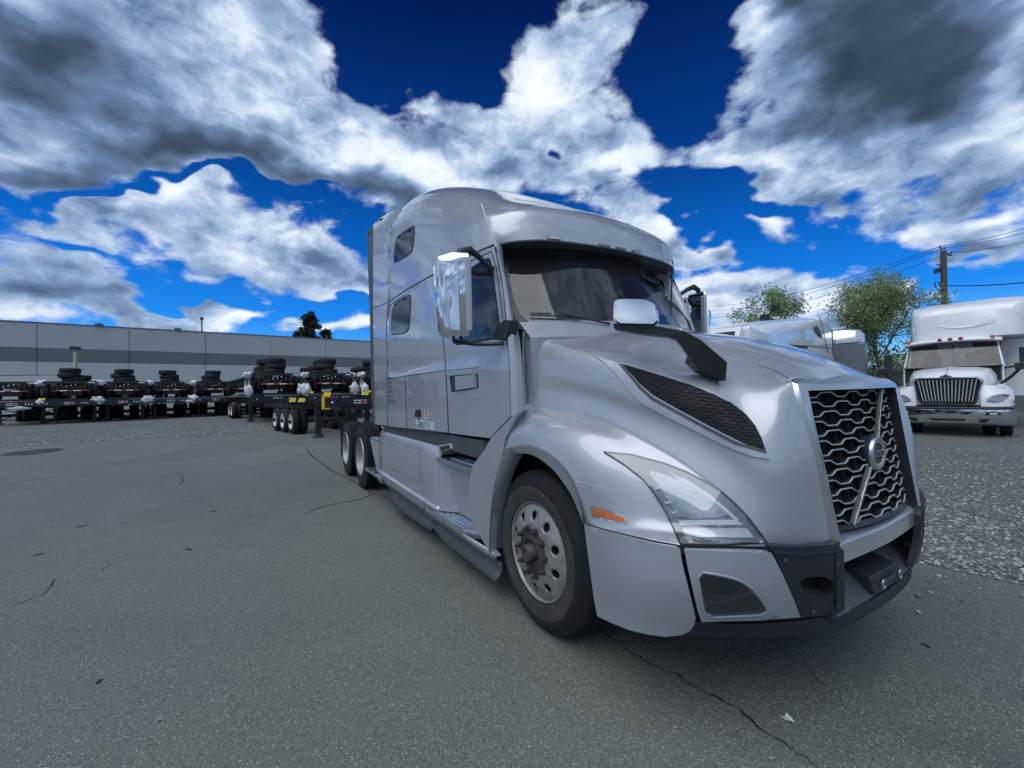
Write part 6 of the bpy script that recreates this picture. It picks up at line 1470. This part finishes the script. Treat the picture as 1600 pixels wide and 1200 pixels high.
# ================================================================== WHITE SLEEPER CAB behind the silver hood
rp = D(1304, 600, 16.3); fdir = Vector((.275, -.96, 0)).normalized()
WS = thing('white_sleeper_truck', 'white high roof sleeper truck half hidden behind the silver hood', 'truck', (rp.x, rp.y, 0), math.atan2(fdir.y, fdir.x))
def xs_for(px, dep_side=0):
    # local x of the plane through the truck side that projects to the pixel column
    q = Vector(ray(px, 600)); o = Vector(CAM)-WS.location; ly = Vector((-fdir.y, fdir.x, 0)); t = -(o.dot(ly))/q.dot(ly); return (o+q*t).dot(fdir)
x_f = xs_for(1160); print('sleeper length', x_f, 'rear depth')
def zat(px, py):
    q = Vector(ray(px, py)); o = Vector(CAM)-WS.location; ly = Vector((-fdir.y, fdir.x, 0)); t = -(o.dot(ly))/q.dot(ly); return (o+q*t).z
out_px = [(1160, 527), (1167, 518), (1178, 511), (1195, 505), (1215, 501), (1240, 498), (1262, 496.5), (1284, 496), (1303, 499.5)]
top = [(xs_for(a), zat(a, b)) for a, b in out_px]
st_ = []
for x, z in top:
    hw = 1.2-.28*max(0, (x-(x_f-1.2))/1.2)
    st_.append([Vector((x, y-1.22, zz)) for y, zz in [(-hw, 2.3), (-hw, z-.55), (-hw*.95, z-.2), (-hw*.8, z-.05), (-hw*.4, z), (0, z), (hw*.4, z), (hw*.8, z-.05), (hw*.95, z-.2), (hw, z-.55), (hw, 2.3)]])
for r in st_:
    for v in r: v.y = v.y+0
rows_ = surf([[s[k] for s in st_] for k in range(11)], 4, 3)
o = MB().grid(rows_).build('roof_fairing', M_WHITE, WS, smooth=60)
MB().bb((.0, -2.44, 1.0), (x_f-.6, 0, 2.62)).build('sleeper_body', M_WHITE, WS, bev=.05)
MB().prism([(x_f-.6, -2.3, 1.0), (x_f+.9, -2.2, 1.0), (x_f+.9, -2.2, 1.75), (x_f+.3, -2.25, 1.95), (x_f-.45, -2.3, 2.62), (x_f-.6, -2.3, 2.62)], (0, 2.2, 0)).build('cab_front', M_WHITE, WS, bev=.04)
MB().prism([(x_f-.35, -2.28, 2.5), (x_f+.20, -2.2, 2.0), (x_f+.22, -2.2, 2.0), (x_f-.33, -2.28, 2.52)], (0, 2.1, 0)).build('windscreen', M_BLACK, WS)
MB().prism([(x_f+.9, -2.1, .8), (x_f+2.4, -2.0, .8), (x_f+2.4, -2.0, 1.5), (x_f+.9, -2.1, 1.78)], (0, 1.9, 0)).build('hood', M_WHITE, WS, bev=.08)
wx = [(1275, 512), (1279, 511.5), (1284, 518), (1287, 531), (1281, 524), (1277, 518)]
MB().prism([Vector((xs_for(a), .004, zat(a, b))) for a, b in wx], (0, .012, 0)).build('teardrop_window', M_BLACK, WS)
MB().prism([Vector((xs_for(a), .004, zat(a, b))) for a, b in [(1243, 541), (1265, 542), (1262, 545), (1250, 544)]], (0, .01, 0)).build('sleeper_window', M_BLACK, WS)
MB().tube([Vector((xs_for(a), .012, zat(a, b))) for a, b in [(1283, 497), (1287, 510), (1291, 530), (1295, 553)]], .012, 5).build('body_seam', M_GRAYP, WS)
MB().tube([Vector((xs_for(a), .012, zat(a, b))) for a, b in [(1238, 540), (1265, 541.5), (1303, 544)]], .012, 5).build('body_seam', M_GRAYP, WS)
MB().bb((-.30, -2.40, 1.2), (-.02, -.02, 3.62)).build('side_extender', M_GRAYP, WS, bev=.02)
for x in (x_f+1.5, -2.6, -3.9): far_wheel(WS, x, -.05, .505, 1); far_wheel(WS, x, -2.4, .505, -1)
MB().bb((-4.6, -1.7, .8), (x_f+2.0, -.8, 1.0)).build('frame_rail', M_STEEL, WS)
# chrome and grey cab standing behind it
qp_ = D(1330, 600, 17.6); GT = thing('grey_cab_truck', 'grey cab with bright chrome roof cap behind the white sleeper truck', 'truck', (qp_.x, qp_.y, 0), math.atan2(fdir.y, fdir.x))
z1 = D(1330, 514, 17.6).z; z2 = D(1330, 537, 17.6).z
rg = []
for x, k in ((.62, .80), (.50, .93), (.1, 1.0), (-.35, .97), (-.55, .86)):
    rg.append([Vector((x, y*1.1*k-.6, z2+(z1-z2)*zz*k)) for y, zz in [(-1, 0), (-1, .55), (-.88, .88), (-.5, 1), (0, 1.02), (.5, 1), (.88, .88), (1, .55), (1, 0)]])
loft(rg).build('roof_cap', mat('polished_roof_cap', (.72, .74, .76), .22, .8), GT, smooth=60)
MB().bb((-.62, -1.75, .9), (.60, .52, z2-.02)).build('cab_body', mat('slate_grey_paint', (.14, .165, .19), .4, coat=.6), GT, bev=.05)
MB().bb((-3, -1.1, .7), (2.2, -.1, 1.0)).build('frame_rail', M_STEEL, GT)
for x in (1.5, -2.2): far_wheel(GT, x, .45, .505, 1); far_wheel(GT, x, -1.7, .505, -1)
# convert text to meshes so that each lettering is an ordinary object
bpy.context.view_layer.update()
dg_ = bpy.context.evaluated_depsgraph_get()
for o in [o for o in bpy.data.objects if o.type == 'FONT']:
    me = bpy.data.meshes.new_from_object(o.evaluated_get(dg_)); n = bpy.data.objects.new(o.name+'_mesh', me); COL.objects.link(n)
    n.parent = o.parent; n.matrix_parent_inverse = o.matrix_parent_inverse; n.matrix_basis = o.matrix_basis; nm_ = o.name; bpy.data.objects.remove(o, do_unlink=True); n.name = nm_.split('.')[0]
